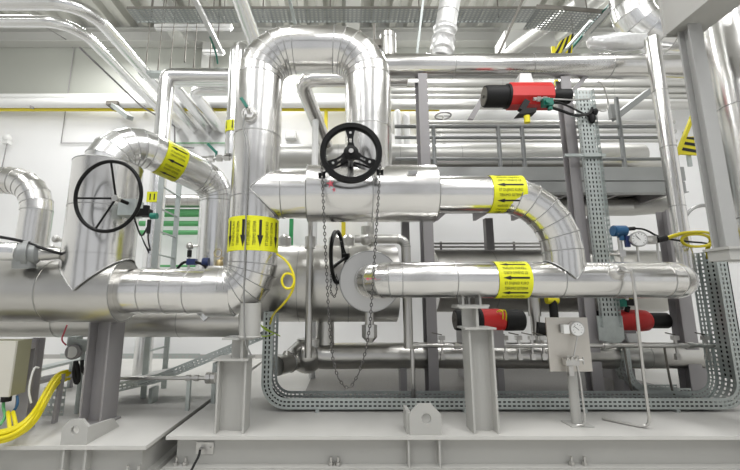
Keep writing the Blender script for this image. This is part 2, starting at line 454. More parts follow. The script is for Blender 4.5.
# earthing plate
t = T('earthing_plate', 'small square metal earthing plate on the front of the long skid with a black lead', 'earthing plate', P(205, 448, YF + .08))
c = P(205, 448, YF + .085); b = MB(); b.box(c, (.16, .012, .10)); b.build('plate', 'steel', t)
b = MB(); q = P(201, 449, YF + .075); b.cyl(q, q - V((0, .04, 0)), .016, n=6); q = P(210, 448, YF + .075); b.cyl(q, q - V((0, .008, 0)), .010, n=8); b.build('bolt', 'steel', t)
b = MB(); b.wire([P(200, 450, YF + .03), P(199, 456, YF), P(195, 463, YF - .05), P(191, 471, YF - .1)], .011, smooth=2); b.build('earth_lead', 'rubber', t)

# ================================================================== FRONT PIPE LOOP
Y0 = 3.85
XL, XR, ZT = -.94, .25, 4.26
t = T('insulated_pipe_loop', 'big silver pipe loop in the middle, an inverted U with two runs to the right', 'pipe', (XL, Y0, .95))
b = MB(); b.tube([(XR, Y0, 2.7), (XR, Y0, ZT), (XL, Y0, ZT), (XL, Y0, 1.59), (-1.22, Y0, 1.59)], .248, [.37, .37, .265], nb=6, n=40, ss=.72); b.build('arched_pipe', AL, t)
b = MB(); b.tube([(-2.20, Y0, 1.59), (-1.33, Y0, 1.59)], .222, n=40, ss=.24); b.build('left_run', AL, t)
b = MB(); b.tube([(-1.36, Y0, 1.59), (-1.10, Y0, 1.59)], .252, n=40); b.build('joint_jacket', AL, t)
Zb = 2.597; xa, xb = Xat(308, Y0, Zb), Xat(434, Y0, Zb)
b = MB(); b.vcut((XL, Y0, Zb - .01), (1, 0, 0), (0, 0, 1), .252, xa + .02 - XL); b.torus((XL + .3, Y0, Zb - .01), (1, 0, 0), .25, .006, 40, 6, 1); b.build('branch_pipe', AL, t)
b = MB(); b.tube([(xa, Y0, Zb), (xb, Y0, Zb)], .298, n=48, ss=.75); b.torus((xa + .004, Y0, Zb), (1, 0, 0), .297, .006, 48, 6, 1); b.torus((xb - .004, Y0, Zb), (1, 0, 0), .297, .006, 48, 6, 1)
q = P(413, 185, 3.56); b.box((q.x, Y0 - .292, 2.73), (.09, .012, .035), 1); b.build('valve_jacket', AL, t)
Zu, Zl, XE = 2.59, 1.70, 2.22
b = MB(); b.tube([(xb - .02, Y0, Zu), (XE, Y0, Zu), (XE, Y0, Zl + .26)], .19, .6, nb=6, n=40, ss=.9); b.vcut((XE, Y0, Zl), (0, 0, 1), (1, 0, 0), .19, .27); b.build('upper_run', AL, t)
b = MB(); b.tube([(.27, 4.3, Zl), (.27, Y0, Zl), (3.5, Y0, Zl), (3.5, 5.6, Zl)], .179, [.3, .32], nb=5, n=40, ss=.52); b.build('lower_run', AL, t)
b = MB(); b.tube([(.27, 4.12, Zl), (.27, 4.62, Zl)], .33, n=48); b.torus((.27, 4.122, Zl), (0, 1, 0), .326, .007, 48, 6, 1); b.build('end_collar', A2, t)
b = MB(); q = V((.27, 4.3, 1.37)); b.cyl(q + V((0, 0, .03)), q - V((0, 0, .16)), .05); b.lathe(q - V((0, 0, .14)), (0, 0, -1), [(0, .085), (.13, .085), (.19, .03)], 6); b.build('drain_stub', 'steel', t)
# red arrow marks
b = MB(); q = P(372, 281, 3.6)
b.bar((q.x - .04, 4.118 - .44, 1.70), (q.x + .04, 4.118 - .44, 1.705), .004, .008)
b.prism([(q.x - .055, 3.672, 1.70), (q.x - .03, 3.672, 1.715), (q.x - .03, 3.672, 1.685)], (0, 1, 0), .004); b.build('arrow_mark', 'redmark', t)
b = MB(); rr = .302
for (px, py, s_) in ((330.5, 184, .075), (334, 190, .045)):
    q = P(px, py, 3.56); zz = q.z; y_ = lambda z: Y0 - math.sqrt(max(.001, rr ** 2 - (z - Zb) ** 2)) - .004
    pts = []
    for k in range(10):
        a = PI / 2 + k * PI / 5 + .2; r_ = s_ * (.75 if k % 2 == 0 else .2) * (1 + .25 * math.sin(k * 3)); z = zz + math.sin(a) * r_; pts.append((q.x + math.cos(a) * r_ * .8, y_(z), z))
    c_ = b.v((q.x, y_(zz), zz)); vs = [b.v(p_) for p_ in pts]
    for k in range(10): b.face([c_, vs[k], vs[(k + 1) % 10]])
b.build('crayon_mark', 'redmark', t)
# flow bands
flow_band(t, (Xat(503, Y0, Zu), Y0, Zu), (-1, 0, 0), (0, -1, 0), .19, .335, [-82, -34, 14, 62, 110], [(-10, 1), (38, -1), (-58, -1), (86, -1)], th=.05)
flow_band(t, (Xat(508.5, Y0, Zl), Y0, Zl), (-1, 0, 0), (0, -1, 0), .179, .325, [-92, -45, 3, 51, 99], [(-21, 1), (27, -1), (-69, -1), (75, -1)], th=.05)
flow_band(t, (XL, Y0, Zat(233, 3.62)), (0, 0, -1), (0, -1, 0), .248, .34, [-72, -28, 9, 47, 88], [(-9, 1), (28, 1), (-50, 1), (68, 1)], th=.055, aw=1.5)
# small gauge socket with green lever on the left leg, thin tubing
q = P(250, 115, 3.6); q = V((q.x, Y0 - .248, q.z))
b = MB(); b.cyl(q, q - V((0, .05, 0)), .07, .05); b.torus(q - V((0, .03, 0)), (0, 1, 0), .075, .006, 24, 6); b.cyl(q - V((0, .04, 0)), q - V((0, .09, -.03)), .018); b.build('tapping_boss', 'steel', t)
b = MB(); b.bar(q + V((-.01, -.09, .04)), q + V((-.07, -.11, .13)), .014, .03); b.build('valve_lever', 'teal', t, label='green lever')
b = MB(); b.wire([q + V((-.03, -.06, -.02)), q + V((-.06, -.05, -.15)), q + V((.0, -.03, -.32)), q + V((.01, -.025, -.9)), q + V((.03, -.02, -2.2)), P(251, 355, Y0 - .26)], .008, smooth=2); b.build('impulse_tube', 'seam', t)

# trunnion + stands
def stand(label, xc, ztop, zplate, w, dep, tr):
    t = T('pipe_stand', label, 'pipe support', (xc, 3.80, .3))
    b = MB(); y0, y1 = YF + .05, YF + .05 + dep
    ym = (y0 + y1) / 2
    b.bb((xc - w / 2, y0, .3), (xc - w / 2 + .018, y1, ztop)); b.bb((xc + w / 2 - .018, y0, .3), (xc + w / 2, y1, ztop))
    b.bb((xc - w / 2 + .018, ym - .007, .3), (xc + w / 2 - .018, ym + .007, ztop)); b.build('post', 'skid', t)
    b = MB(); b.bb((xc - w / 2 - .04, y0 - .03, ztop), (xc + w / 2 + .02, y1 + .02, ztop + .018)); b.build('top_plate', 'skid', t)
    b = MB(); xo = xc + tr; b.bb((xo - .012 + .03, y0 + .02, ztop + .018), (xo + .012 + .03, y1, zplate)); b.bb((xo - .09, ym - .01, ztop + .018), (xo + .06, ym + .01, zplate)); b.build('riser', 'skid', t)
    b = MB(); b.bb((xo - .15, y0 - .02, zplate), (xo + .13, y1 + .04, zplate + .018)); b.build('cradle_plate', 'skid', t)
    return t, ym
xs = Xat(231, 3.72, .6)
t1, ym = stand('left grey steel pipe stand, under the arched pipe with the vertical yellow band', xs, .94, 1.13, .27, .22, .05)
b = MB(); xt_ = Xat(250, 3.70, 1.3); b.cyl((xt_, 3.71, 1.148), (xt_, 3.71, 1.47), .098, n=28); b.torus((xt_, 3.71, 1.16), (0, 0, 1), .1, .01, 28, 6); b.build('trunnion', 'skid', t1)
xs2 = Xat(483.5, 3.72, .7)
t2, ym = stand('right grey steel pipe stand, under the lower horizontal pipe beside the gauge panel', xs2, 1.225, 1.42, .235, .22, -.05)
b = MB(); b.bb((xs2 - .2, Y0 - .09, 1.438), (xs2 + .12, Y0 + .09, 1.455)); b.bb((xs2 - .06, Y0 - .01, 1.455), (xs2 - .04, Y0 + .07, 1.53)); b.bb((xs2 - .14, Y0 - .07, 1.455), (xs2 - .12, Y0 + .07, 1.535)); b.bb((xs2 + .03, Y0 - .07, 1.455), (xs2 + .05, Y0 + .07, 1.535)); b.build('pipe_shoe', 'skid', t2)

# ================================================================== LEFT HEADER
t = T('insulated_header', 'fat silver header pipe on the left, its upright branch behind the large thin handwheel', 'pipe', (-2.46, Y0, 1.28))
b = MB(); b.tube([(-5.6, Y0, 1.59), (-2.2, Y0, 1.59)], .308, n=48, ss=.62); b.torus((-2.204, Y0, 1.59), (1, 0, 0), .298, .008, 48, 6, 1); b.build('header_jacket', A2, t)
b = MB(); b.vcut((-2.50, Y0, 1.585), (0, 0, 1), (1, 0, 0), .322, .36); b.tube([(-2.50, Y0, 1.94), (-2.50, Y0, 2.90)], .322, n=48, ss=.42); b.torus((-2.50, Y0, 2.896), (0, 0, 1), .32, .006, 48, 6, 1); b.build('upright_branch', AL, t)
ZC = 3.13
b = MB(); b.tube([(-2.54, Y0, 2.5), (-2.54, Y0, 3.29), (-1.69, 4.87, 3.02), (-1.69, 4.87, 1.5)], .212, [.36, .3], nb=6, n=36, ss=.9); b.vcut((-1.69, 4.87, 1.25), (0, 0, 1), (1, 0, 0), .216, .3); b.build('crossover_pipe', ['white_clad', 'seam'], t)
dv = V((-1.69 + 2.54, 4.87 - Y0, -.27)); c = V((-2.54, Y0, 3.29)) + dv * .50
flow_band(t, c, -dv, (dv.y, -dv.x, 0), .212, .26, [-70, -22, 22, 60], [(0, 1), (-46, 1), (42, 1)], th=.045)
# rear header with second elbow
t = T('insulated_header', 'rear silver pipe low behind the left header, rising to an elbow at left edge', 'pipe', (-3.4, 4.87, 1.04))
b = MB(); b.tube([(-5.8, 4.87, 1.25), (-1.28, 4.87, 1.25)], .205, n=36, ss=.8); b.build('rear_header', A2, t)
b = MB(); b.tube([(-7, 4.87, 3.07), (-4.05, 4.87, 3.07), (-4.05, 4.87, 1.25)], .178, .42, nb=6, n=36, ss=.75); b.build('elbow_riser', AL, t)
# vessel
t = T('pressure_vessel', 'horizontal silver clad vessel in the middle, behind the hanging chains', 'vessel', (-.2, 5.05, 1.2))
b = MB(); b.tube([(-1.2, 5.05, 1.72), (.66, 5.05, 1.72)], .5, n=56, ss=.6); b.build('shell', A2, t)
for px, hh in ((285, .16), (348, .16), (335, .12)):
    xx = Xat(px, 5.0, 2.3); b = MB(); b.lathe((xx, 5.0, 2.16), (0, 0, 1), [(0, .085), (.15, .085), (.19, .05), (.20, .02)], 20); b.build('nozzle_cap', 'alu2', t)
b = MB(); xx = Xat(325, 5.1, 1.0); b.tube([(xx, 5.12, 1.3), (xx, 5.12, .93)], .12, n=24); b.build('outlet_pipe', A2, t)
# large tank behind right
t = T('storage_tank', 'dull horizontal clad tank far behind the lower right pipe and the red actuators', 'vessel', (3.5, 6.1, 1.3))
b = MB(); b.tube([(1.4, 6.1, 1.80), (4.95, 6.1, 1.80)], .49, n=48, ss=1.0)
b.lathe((4.95, 6.1, 1.8), (1, 0, 0), [(0, .49), (.12, .45), (.2, .34), (.25, .15), (.26, .02)], 48); b.build('shell', A2, t)
for xx in (1.9, 4.15):
    b = MB(); b.bb((xx - .08, 5.8, .31), (xx + .08, 6.4, 1.36)); b.build('saddle', 'post', t)

# ================================================================== LOWER DECK PIPE
t = T('deck_pipe', 'silver pipe running low along the deck behind the stands, lever valve at its left end', 'pipe', (0, 5.2, .6))
YD, ZD = 5.2, .78
x0 = Xat(311, YD, ZD)
b = MB(); b.tube([(x0 - .02, YD - .06, 1.0), (x0 - .02, YD - .06, ZD), (x0 + .9, YD, ZD), (5.1, YD, ZD)], .165, [.2, .4], nb=5, n=32, ss=1.05, joint=False); b.build('pipe_run', A2, t)
b = MB(); b.sphere((x0 - .05, YD - .06, ZD + .01), .225, 32); b.build('elbow_jacket', 'alu2', t)
q0 = V((x0 - .14, YD - .1, ZD - .04)); q1 = P(277, 366, 4.75)
b = MB(); b.tube([q0, q1], .115, n=24); b.torus(q0.lerp(q1, .45), q1 - q0, .116, .008, 24, 6, 1); b.build('drain_valve', A2, t)
q = q0.lerp(q1, .6) + V((0, 0, .1)); b = MB(); b.cyl(q, q + V((0, 0, .05)), .06, .03); b.bar(q + V((0, 0, .05)), q + V((.12, 0, .16)), .025, .014); b.build('valve_lever', 'steel', t)
for xx in (x0 + 1.2, 2.0, 3.6, 4.6):
    b = MB(); b.bb((xx - .04, YD - .1, .312), (xx + .04, YD + .1, ZD - .14)); b.build('pipe_foot', 'post', t)
# unseen dark posts and girder added behind the camera to streak the cladding reflections
for i, xx in enumerate((-8.5, -3.6, 2.2, 7.4)):
    b = MB(); b.ibeam((xx, -4.6, 0), (xx, -4.6, 9.4), (0, 1, 0), .7, .7, .05, .05); struct(b.build('trim_%d' % (i + 11), 'streak_post'))
b = MB(); b.bb((-11, -4.9, 5.2), (11, -4.5, 6.1)); struct(b.build('trim_15', 'streak_post'))
# ================================================================== HANDWHEELS AND CHAINS
def chain_pts(pts, n):
    pts = [V(p) for p in pts]; cum = [0]
    for a, q in zip(pts, pts[1:]): cum.append(cum[-1] + (q - a).length)
    out = []
    for i in range(n + 1):
        s_ = cum[-1] * i / n; k = 0
        while k < len(cum) - 2 and cum[k + 1] < s_: k += 1
        out.append(pts[k].lerp(pts[k + 1], (s_ - cum[k]) / max(1e-9, cum[k + 1] - cum[k])))
    return out
def chain(name, label, pts, pitch=.03, th=.0048):
    L = sum((V(b_) - V(a)).length for a, b_ in zip(pts, pts[1:])); n = int(L / pitch); q = chain_pts(pts, n); b = MB()
    for i in range(n):
        p0, p1 = q[i], q[i + 1]; d = (p1 - p0).normalized(); u, w = frame(d); s_ = u if i % 2 else w; e = pitch * .12
        hw = .009; c0, c1 = p0 - d * e, p1 + d * e; m0, m1 = p0 + d * .006, p1 - d * .006
        loop = [c0, m0 + s_ * hw, m1 + s_ * hw, c1, m1 - s_ * hw, m0 - s_ * hw]
        for k in range(6): b.cyl(loop[k], loop[(k + 1) % 6], th, n=5, caps=False)
    o = b.build(name, 'steel_dark'); tag(o, label, 'chain'); return o
M['steel_dark'] = mat('dark_chain_steel', (.13, .125, .12), .45, .8)
c = P(351, 153, 3.36); Rw = .275
t = T('chain_handwheel', 'black three-spoked chain handwheel in front of the fat valve jacket', 'handwheel', c)
b = MB(); b.lathe(c + V((0, .035, 0)), (0, -1, 0), [(0, Rw - .03), (0, Rw + .012), (.02, Rw + .016), (.032, Rw + .004), (.042, Rw + .016), (.07, Rw + .012), (.07, Rw - .03), (.05, Rw - .042), (.02, Rw - .042), (0, Rw - .03)], 56, caps=False); b.build('rim', 'black', t)
for k in range(3):
    a = PI / 2 + k * 2 * PI / 3 + .03; d = V((math.cos(a), 0, math.sin(a))); s_ = V((-d.z, 0, d.x)); b = MB(); y = V((0, -.012, 0))
    # tapered spoke with a slot
    def sp(r0, r1, w0, w1): b.prism([c + y + d * r0 + s_ * w0, c + y + d * r1 + s_ * w1, c + y + d * r1 + s_ * (w1 - .012 if w1 > 0 else w1 + .012), c + y + d * r0 + s_ * (w0 - .012 if w0 > 0 else w0 + .012)], (0, 1, 0), .024)
    b.prism([c + y + d * .05 + s_ * .04, c + y + d * .1 + s_ * .026, c + y + d * .1 - s_ * .026, c + y + d * .05 - s_ * .04], (0, 1, 0), .024)
    b.prism([c + y + d * .1 + s_ * .026, c + y + d * .15 + s_ * .026, c + y + d * .15 + s_ * .011, c + y + d * .1 + s_ * .011], (0, 1, 0), .024)
    b.prism([c + y + d * .1 - s_ * .011, c + y + d * .15 - s_ * .011, c + y + d * .15 - s_ * .026, c + y + d * .1 - s_ * .026], (0, 1, 0), .024)
    b.prism([c + y + d * .15 + s_ * .026, c + y + d * .245 + s_ * .05, c + y + d * .245 - s_ * .05, c + y + d * .15 - s_ * .026], (0, 1, 0), .024)
    b.build('spoke', 'black', t)
    b = MB(); b.cyl(c + y + d * .195 + V((0, .004, 0)), c + y + d * .195 - V((0, .008, 0)), .012, n=12); b.build('spoke_bolt', 'steel', t)
b = MB(); b.lathe(c + V((0, .03, 0)), (0, -1, 0), [(0, .07), (.05, .07), (.06, .05), (.06, .025)], 24); b.build('hub', 'black', t)
b = MB(); b.cyl(c + V((0, .02, 0)), c - V((0, .06, 0)), .022, n=16); b.build('spindle_nut', 'steel', t)
b = MB(); b.cyl(c, (c.x, 3.75, c.z), .03, n=16); b.build('stem', 'black', t)
b = MB(); b.box((c.x, 3.78, c.z + .0), (.2, .2, .14)); b.cyl((c.x, 3.80, c.z), (c.x, 3.80, c.z - .1), .11, n=20); b.build('gearbox', 'black', t)
pl, pr_ = P(322, 175, 3.36), P(380, 172, 3.36)
for q, sx in ((pl, 1), (pr_, -1)):
    b = MB(); b.bar(c + V((-sx * .03, .06, -.07)), q + V((-sx * .03, .0, 0)), .016, .016); b.build('chain_guide', 'black', t)
    b = MB(); b.cyl(q + V((-.018, 0, .018)), q + V((-.018, 0, -.03)), .014, n=10); b.cyl(q + V((.018, 0, .018)), q + V((.018, 0, -.03)), .014, n=10); b.bb(q + V((-.02, -.006, -.008)), q + V((.02, .006, .008))); b.build('guide_eye', 'black', t)
bl, br = P(329, 345, 3.36), P(365, 345, 3.36)
pts = [c + V((-Rw, 0, 0)), pl, P(325, 240, 3.36), P(329, 320, 3.36), P(333, 360, 3.36), P(338, 378, 3.36), P(345, 387.5, 3.36), P(351, 387, 3.36), P(359, 373, 3.36), P(366, 350, 3.36), P(370, 325, 3.36), P(375, 250, 3.36), pr_, c + V((Rw, 0, 0))]
chain('hanging_chain', 'long thin steel chain hanging in a loop from the three-spoked chain handwheel', pts)
# second chain wheel seen from the side
c = P(337.5, 257, 4.35)
t = T('chain_handwheel', 'small black chain handwheel seen edge-on beside the round end collar', 'handwheel', c)
ax = V((.98, -.22, 0)).normalized(); Rw2 = .30
b = MB(); b.lathe(c - ax * .018, ax, [(0, Rw2 - .02), (0, Rw2 + .012), (.018, Rw2 + .004), (.036, Rw2 + .012), (.036, Rw2 - .02), (.018, Rw2 - .026), (0, Rw2 - .02)], 44, caps=False); b.build('rim', 'black', t)
hub = c + ax * .10
for k in range(3):
    a = PI / 2 + k * 2 * PI / 3; u, w = V((0, 0, 1)), ax.cross(V((0, 0, 1))); d = u * math.cos(a - PI / 2) + w * math.sin(a - PI / 2)
    b = MB(); b.bar(hub + d * .02, c + d * Rw2, .02, .03); b.build('spoke', 'black', t)
b = MB(); b.cyl(hub - ax * .03, hub + ax * .04, .04, n=16); b.build('hub', 'black', t)
b = MB(); b.cyl(hub, V((.02, 4.36, hub.z)), .022, n=12); b.build('stem', 'black', t)
q = c + V((-.02, -.02, 0)); q = V((Xat(331.5, 4.3, 1.7), 4.30, 0)); zt = c.z
chain('hanging_chain', 'short doubled chain hanging from the edge-on chain handwheel', [V((q.x, 4.30, zt + .25)), V((q.x, 4.30, zt)), V((q.x - .01, 4.30, zt - .40)), V((q.x + .03, 4.31, zt - .46)), V((q.x + .06, 4.32, zt - .40)), V((q.x + .055, 4.32, zt - .2))])
# large left handwheel
c = P(108, 196, 3.28); Rl = .318
t = T('handwheel', 'large thin-rimmed black handwheel in front of the upright branch on the left', 'handwheel', c)
ax = V((-.12, -1, -.05)).normalized()
b = MB(); b.torus(c, ax, Rl, .0165, 72, 10); b.build('rim', 'blackgreen', t) if False else b.build('rim', 'black', t)
hub = c - ax * .10
u = V((0, 0, 1)); u = (u - ax * u.dot(ax)).normalized(); w = u.cross(ax)
for a in (0, 120, 240):
    aa = math.radians({0: -1, 120: 92, 240: 161}[a]); d = u * math.cos(aa) - w * math.sin(aa) if False else u * math.cos(aa) + V((-1, 0, 0)) * math.sin(aa)
    d = (d - ax * d.dot(ax)).normalized(); b = MB(); b.cyl(hub, c + d * Rl, .0095, n=10); b.build('spoke', 'black', t)
b = MB(); b.cyl(hub + ax * .02, hub - ax * .03, .03, n=16); b.build('hub', 'steel', t)
gb = P(131, 207, 3.55)
b = MB(); b.cyl(hub, V((gb.x - .02, 3.52, gb.z + .03)), .018, n=12); b.build('stem', 'black', t)
b = MB(); b.box((gb.x - .04, 3.62, gb.z), (.16, .16, .16)); b.cyl((gb.x + .03, 3.6, gb.z), (gb.x - .3, 3.8, gb.z), .06, n=16); b.build('gearbox', 'galv', t)
t = T('position_switch', 'small black switch with green knob and dangling cable, right of the large thin handwheel', 'switch', P(148, 215, 3.5))
b = MB(); q = P(146, 213, 3.5); b.box(q, (.09, .08, .07)); b.cyl(q + V((-.09, 0, -.01)), q, .03, n=12); b.cyl(q + V((0, 0, .03)), q + V((0, 0, .07)), .03, n=12); b.build('switch_body', 'black', t)
b = MB(); q2 = P(154, 216, 3.48); b.cyl(q2 + V((-.03, 0, 0)), q2 + V((.03, 0, 0)), .03, n=12); b.build('knob', 'teal', t)
b = MB(); q3 = P(149, 224, 3.5); b.cyl(q3 + V((0, 0, .04)), q3 - V((0, 0, .09)), .018, n=10); b.wire([q3 - V((0, 0, .08)), P(148, 240, 3.5), P(151, 252, 3.5), P(146, 247, 3.5), P(143, 240, 3.5), P(149, 253, 3.5)], .007, smooth=2); b.wire([q3, P(142, 238, 3.55), P(138, 230, 3.6), gb], .008, smooth=2); b.build('cable', 'rubber', t)

# ================================================================== SUPPORT POSTS
def post(label, x, y, z0, z1, w, dep, m='post', tf=.018, base=True, rot=(0, 1, 0)):
    t = T('support_post', label, 'steel post', (x, y, z0))
    b = MB(); b.ibeam((x, y, z0), (x, y, z1), rot, dep, w, tf, .014); b.build('post_shaft', m, t)
    if base:
        b = MB(); b.bb((x - w * .6, y - dep * .6, z0), (x + w * .6, y + dep * .6, z0 + .015)); b.build('foot_plate', m, t)
    return t
post('broad grey steel post under the left header, standing on the left skid', Xat(101, 4.06, .6), 4.06, .3, 1.29, .26, .22, rot=(1, 0, 0))
post('tall grey steel post just right of the arched pipe, from deck to high pipe', 1.11, 5.1, .3, 4.70, .13, .26, tf=.02)
pb = post('tall grey steel post behind the gauge panel, left of the narrow perforated tray', 3.2, 5.12, .3, 4.70, .14, .15)
b = MB(); b.bar((3.19, 5.12, 4.35), (3.55, 5.12, 4.75), .08, .06); b.build('diagonal_brace', 'post', pb)
post('short grey steel post behind the right end of the lower pipe, beside the slender riser', 4.47, 5.15, .3, 2.72, .17, .18)
# tall near post + box girder
t = post('tall near pale grey post at the right under the box girder', 3.36, 3.32, 1.95, 4.12, .125, .13, 'nearpost', base=False)
b = MB(); b.bb((3.26, 3.2, 1.93), (3.48, 3.44, 1.952)); b.bb((3.28, 3.22, 1.84), (5.2, 3.42, 1.93)); b.bb((5.0, 3.22, 0), (5.2, 3.42, 1.84)); b.build('bracket', 'skid', t)
t = T('box_girder', 'light grey box girder overhead in the top right corner', 'girder', (3.4, 2.6, 4.12))
b = MB(); x0 = Xat(666, 3.42, 4.12); b.bb((x0, 1.2, 4.12), (x0 + .34, 3.42, 4.55)); b.build('girder_shell', 'skid', t)
b = MB(); b.bb((x0 - .015, 3.42, 4.105), (x0 + .35, 3.435, 4.565)); b.build('end_plate', 'skid', t)
o = MB().tube([(4.12, 3.62, 0), (4.12, 3.62, 4.6)], .235, n=44, ss=1.1).build('insulated_riser', AL); tag(o, 'broad silver clad riser at the right edge under the box girder', 'pipe')

# ================================================================== HIGH PIPES
t = T('high_pipe', 'long silver clad pipe high across the right half, above the upper red actuator', 'pipe', (3, 5.1, 4.7))
ZH = 4.89; b = MB(); b.tube([(.45, 5.1, ZH), (5.35, 5.1, ZH), (5.35, 5.1, 2.0)], .178, .35, nb=6, n=36, ss=1.25); b.build('pipe_run', AL, t)
b = MB(); q = Xat(388, 5.1, 5.2); b.lathe((q, 5.1, 4.98), (0, 0, 1), [(0, .12), (.42, .12), (.46, .09), (.47, .02)], 24); b.torus((q, 5.1, 5.32), (0, 0, 1), .121, .006, 24, 6); b.build('vent_stub', 'alu2', t)
b = MB(); b.wire([(q - .1, 5.1, 5.25), (q - .2, 5.1, 5.25), (q - .2, 5.1, 5.6)], .02); b.box((q - .15, 5.1, 5.26), (.1, .08, .1)); b.build('vent_valve', 'rod', t)
# foil wrapped drop
t = T('wrapped_pipe', 'crinkled foil-wrapped pipe dropping from the roof onto the long high pipe', 'pipe', P(442, 55, 5.1))
p0, p1, p2 = V((Xat(440.5, 5.1, 5.0), 5.1, 5.0)), P(445.5, 27, 5.1), P(454, -22, 5.05)
b = MB(); q = [p0.lerp(p1, k / 12) for k in range(13)]
b.lathe(p0, (p1 - p0), [((p1 - p0).length * k / 24, .16 + .018 * math.sin(k * .9 + 1) + .007 * math.sin(k * 2.3)) for k in range(25)], 36); b.build('foil_jacket', 'foil', t, wobble=(8, .014))
b = MB(); b.tube([p1 - (p2 - p1) * .1, p2], .155, n=28, ss=.3); b.build('pipe_section', ['foil', 'seam'], t)
# big elbow upper right, with horizontal tail
t = T('elbow_pipe', 'big bright clad elbow turning at the top edge left of the box girder', 'pipe', P(640, 30, 5.1))
xe = Xat(631, 5.12, 5.9); ze = Zat(44, 5.12) + .05
b = MB(); b.tube([(xe, 5.12, 7.6), (xe, 5.12, 5.42), (xe + .75, 5.12, 5.42)], .265, .46, nb=5, n=40, ss=.7); b.build('elbow', ['white_clad', 'seam'], t)
b = MB(); b.tube([(xe + .74, 5.12, 5.36), (xe + 3, 5.12, 5.36)], .115, n=28, ss=.8); b.build('tail_pipe', ['white_clad', 'seam'], t)
o = MB().lathe(V((Xat(588, 4.95, 5.2), 4.98, 5.19)), (1, 0, .02), [(0, .02), (.04, .08), (.16, .12), (.4, .14), (.62, .145), (.8, .12), (.86, .05), (.88, .01)], 28)
for v_ in o.bm.verts: v_.co.z = 5.19 + (v_.co.z - 5.19) * .85
o = o.build('foil_bundle', 'foil', wobble=(11, .035)); tag(o, 'pillow-like foil wrapping lying on the long high pipe near the right', 'foil wrap')
xs_ = 4.13
t = T('slender_riser', 'slender silver clad riser left of the tall near post', 'pipe', (xs_, 4.6, 1.7))
b = MB(); b.tube([(xs_, 4.6, 4.97), (xs_, 4.6, 1.72), (xs_, 5.7, 1.72)], .085, .15, n=24, ss=.8); b.build('pipe_section', AL, t)
b = MB(); q = P(676, 205, 4.5); b.wire([q + V((.12, .1, -.9)), q + V((.12, .1, -.2)), q + V((.3, .1, .02)), q + V((.6, .1, .02))], .022, smooth=2); b.build('branch_tube', 'seam', t)
# thin vertical pipe left of the arch, with tag
t = T('thin_riser', 'thin bright riser with a round top and small yellow tag, left of the arched pipe', 'pipe', P(232, 155, 4.75))
yv = 4.75; xv = Xat(233, yv, 3.5); zt = Zat(45, yv)
b = MB(); b.tube([(xv, yv, Zat(156, yv)), (xv, yv, zt + .02), (xv + .12, 6.2, zt + .02)], .104, .18, nb=8, n=24, joint=False, sharp=False); b.build('pipe_section', ['white_clad', 'seam'], t)
flow_band(t, (xv, yv, Zat(125, yv - .1)), (0, 0, -1), (0, -1, 0), .104, .15, [-50, -5, 40], [], aw=.6)
t = T('drain_valve', 'small brass drain valve with green lever, at the foot of the thin bright riser', 'valve', P(215, 158, 4.7))
b = MB(); q0, q1 = P(200, 160, 4.7), P(232, 157, 4.75); b.cyl(q0, q1, .022, n=12)
for f in (.15, .35, .6, .85): q = q0.lerp(q1, f); b.cyl(q - V((.035, 0, 0)), q + V((.035, 0, 0)), .045, n=6)
b.build('valve_body', 'steel', t); b = MB(); q = q0.lerp(q1, .5); b.bar(q + V((0, 0, .08)), q + V((-.12, 0, .2)), .02, .035); b.cyl(q, q + V((0, 0, .1)), .015, n=8); b.build('valve_lever', 'teal', t)

# ================================================================== RED ACTUATORS
def actuator(t, c, Lr, Rr, Lb, Lp, oct_=True, box=True):
    """c centre of red body; black drum to -X, black piston to +X"""
    b = MB()
    if oct_:
        h, d = Rr, Rr * .95; k = .42
        pr = [(-d, -h * k), (-d * .55, -h), (d * .55, -h), (d, -h * k), (d, h * k), (d * .55, h), (-d * .55, h), (-d, h * k)]
        b.prism([c + V((-Lr / 2, y, z)) for y, z in pr], (1, 0, 0), Lr)
    else: b.lathe(c - V((Lr / 2, 0, 0)), (1, 0, 0), [(0, Rr * .98), (Lr * .75, Rr), (Lr * .93, Rr * .95), (Lr, Rr * .8)], 36)
    b.build('body', 'red', t)
    b = MB(); b.lathe(c - V((Lr / 2, 0, 0)), (-1, 0, 0), [(0, Rr * 1.02), (.03, Rr * 1.02), (.03, Rr * .92), (Lb - .02, Rr * .92), (Lb, Rr * .86)], 36); b.build('spring_drum', 'rubber', t, label='black ribless drum')
    b = MB(); q = c - V((Lr / 2 + Lb, 0, 0)); b.cyl(q, q - V((.006, 0, 0)), Rr * .75, n=28); b.cyl(q, q - V((.02, 0, 0)), .02, n=8); b.build('drum_cap', 'rod', t)
    b = MB(); b.cyl(c + V((Lr / 2, 0, 0)), c + V((Lr / 2 + Lp, 0, 0)), Rr * .62, n=28); b.build('piston_tube', 'rubber', t)
c = P(528.5, 96.5, 4.55); pm = 4.55 * .986 + (c.z - 1.5) * .168; pm = 380 / pm
t = T('valve_actuator', 'red pneumatic actuator with black ends hanging high beneath the long high pipe', 'actuator', c)
actuator(t, c, 41 / pm, .152, 24 / pm, 20 / pm)
b = MB(); q = P(526, 78, 4.62); b.prism([q + V((-.10, 0, -.07)), q + V((.10, 0, -.07)), q + V((.07, 0, .07)), q + V((-.07, 0, .07))], (0, 1, 0), .16); b.build('indicator_box', 'white', t, label='white indicator box')
b = MB(); b.bb((q.x - .07, 4.66, q.z - .1), (q.x + .07, 5.0, q.z + .02)); b.build('mounting_bracket', 'post', t)
q = P(526, 114, 4.4); b = MB(); b.prism([q + V((-.13, -.05, -.03)), q + V((.10, -.05, .0)), q + V((.12, -.05, .06)), q + V((-.05, -.05, .05))], (0, 1, 0), .12); b.bar(q + V((-.06, 0, .04)), q + V((.02, 0, .17)), .07, .07); b.build('pilot_valve', 'rubber', t)
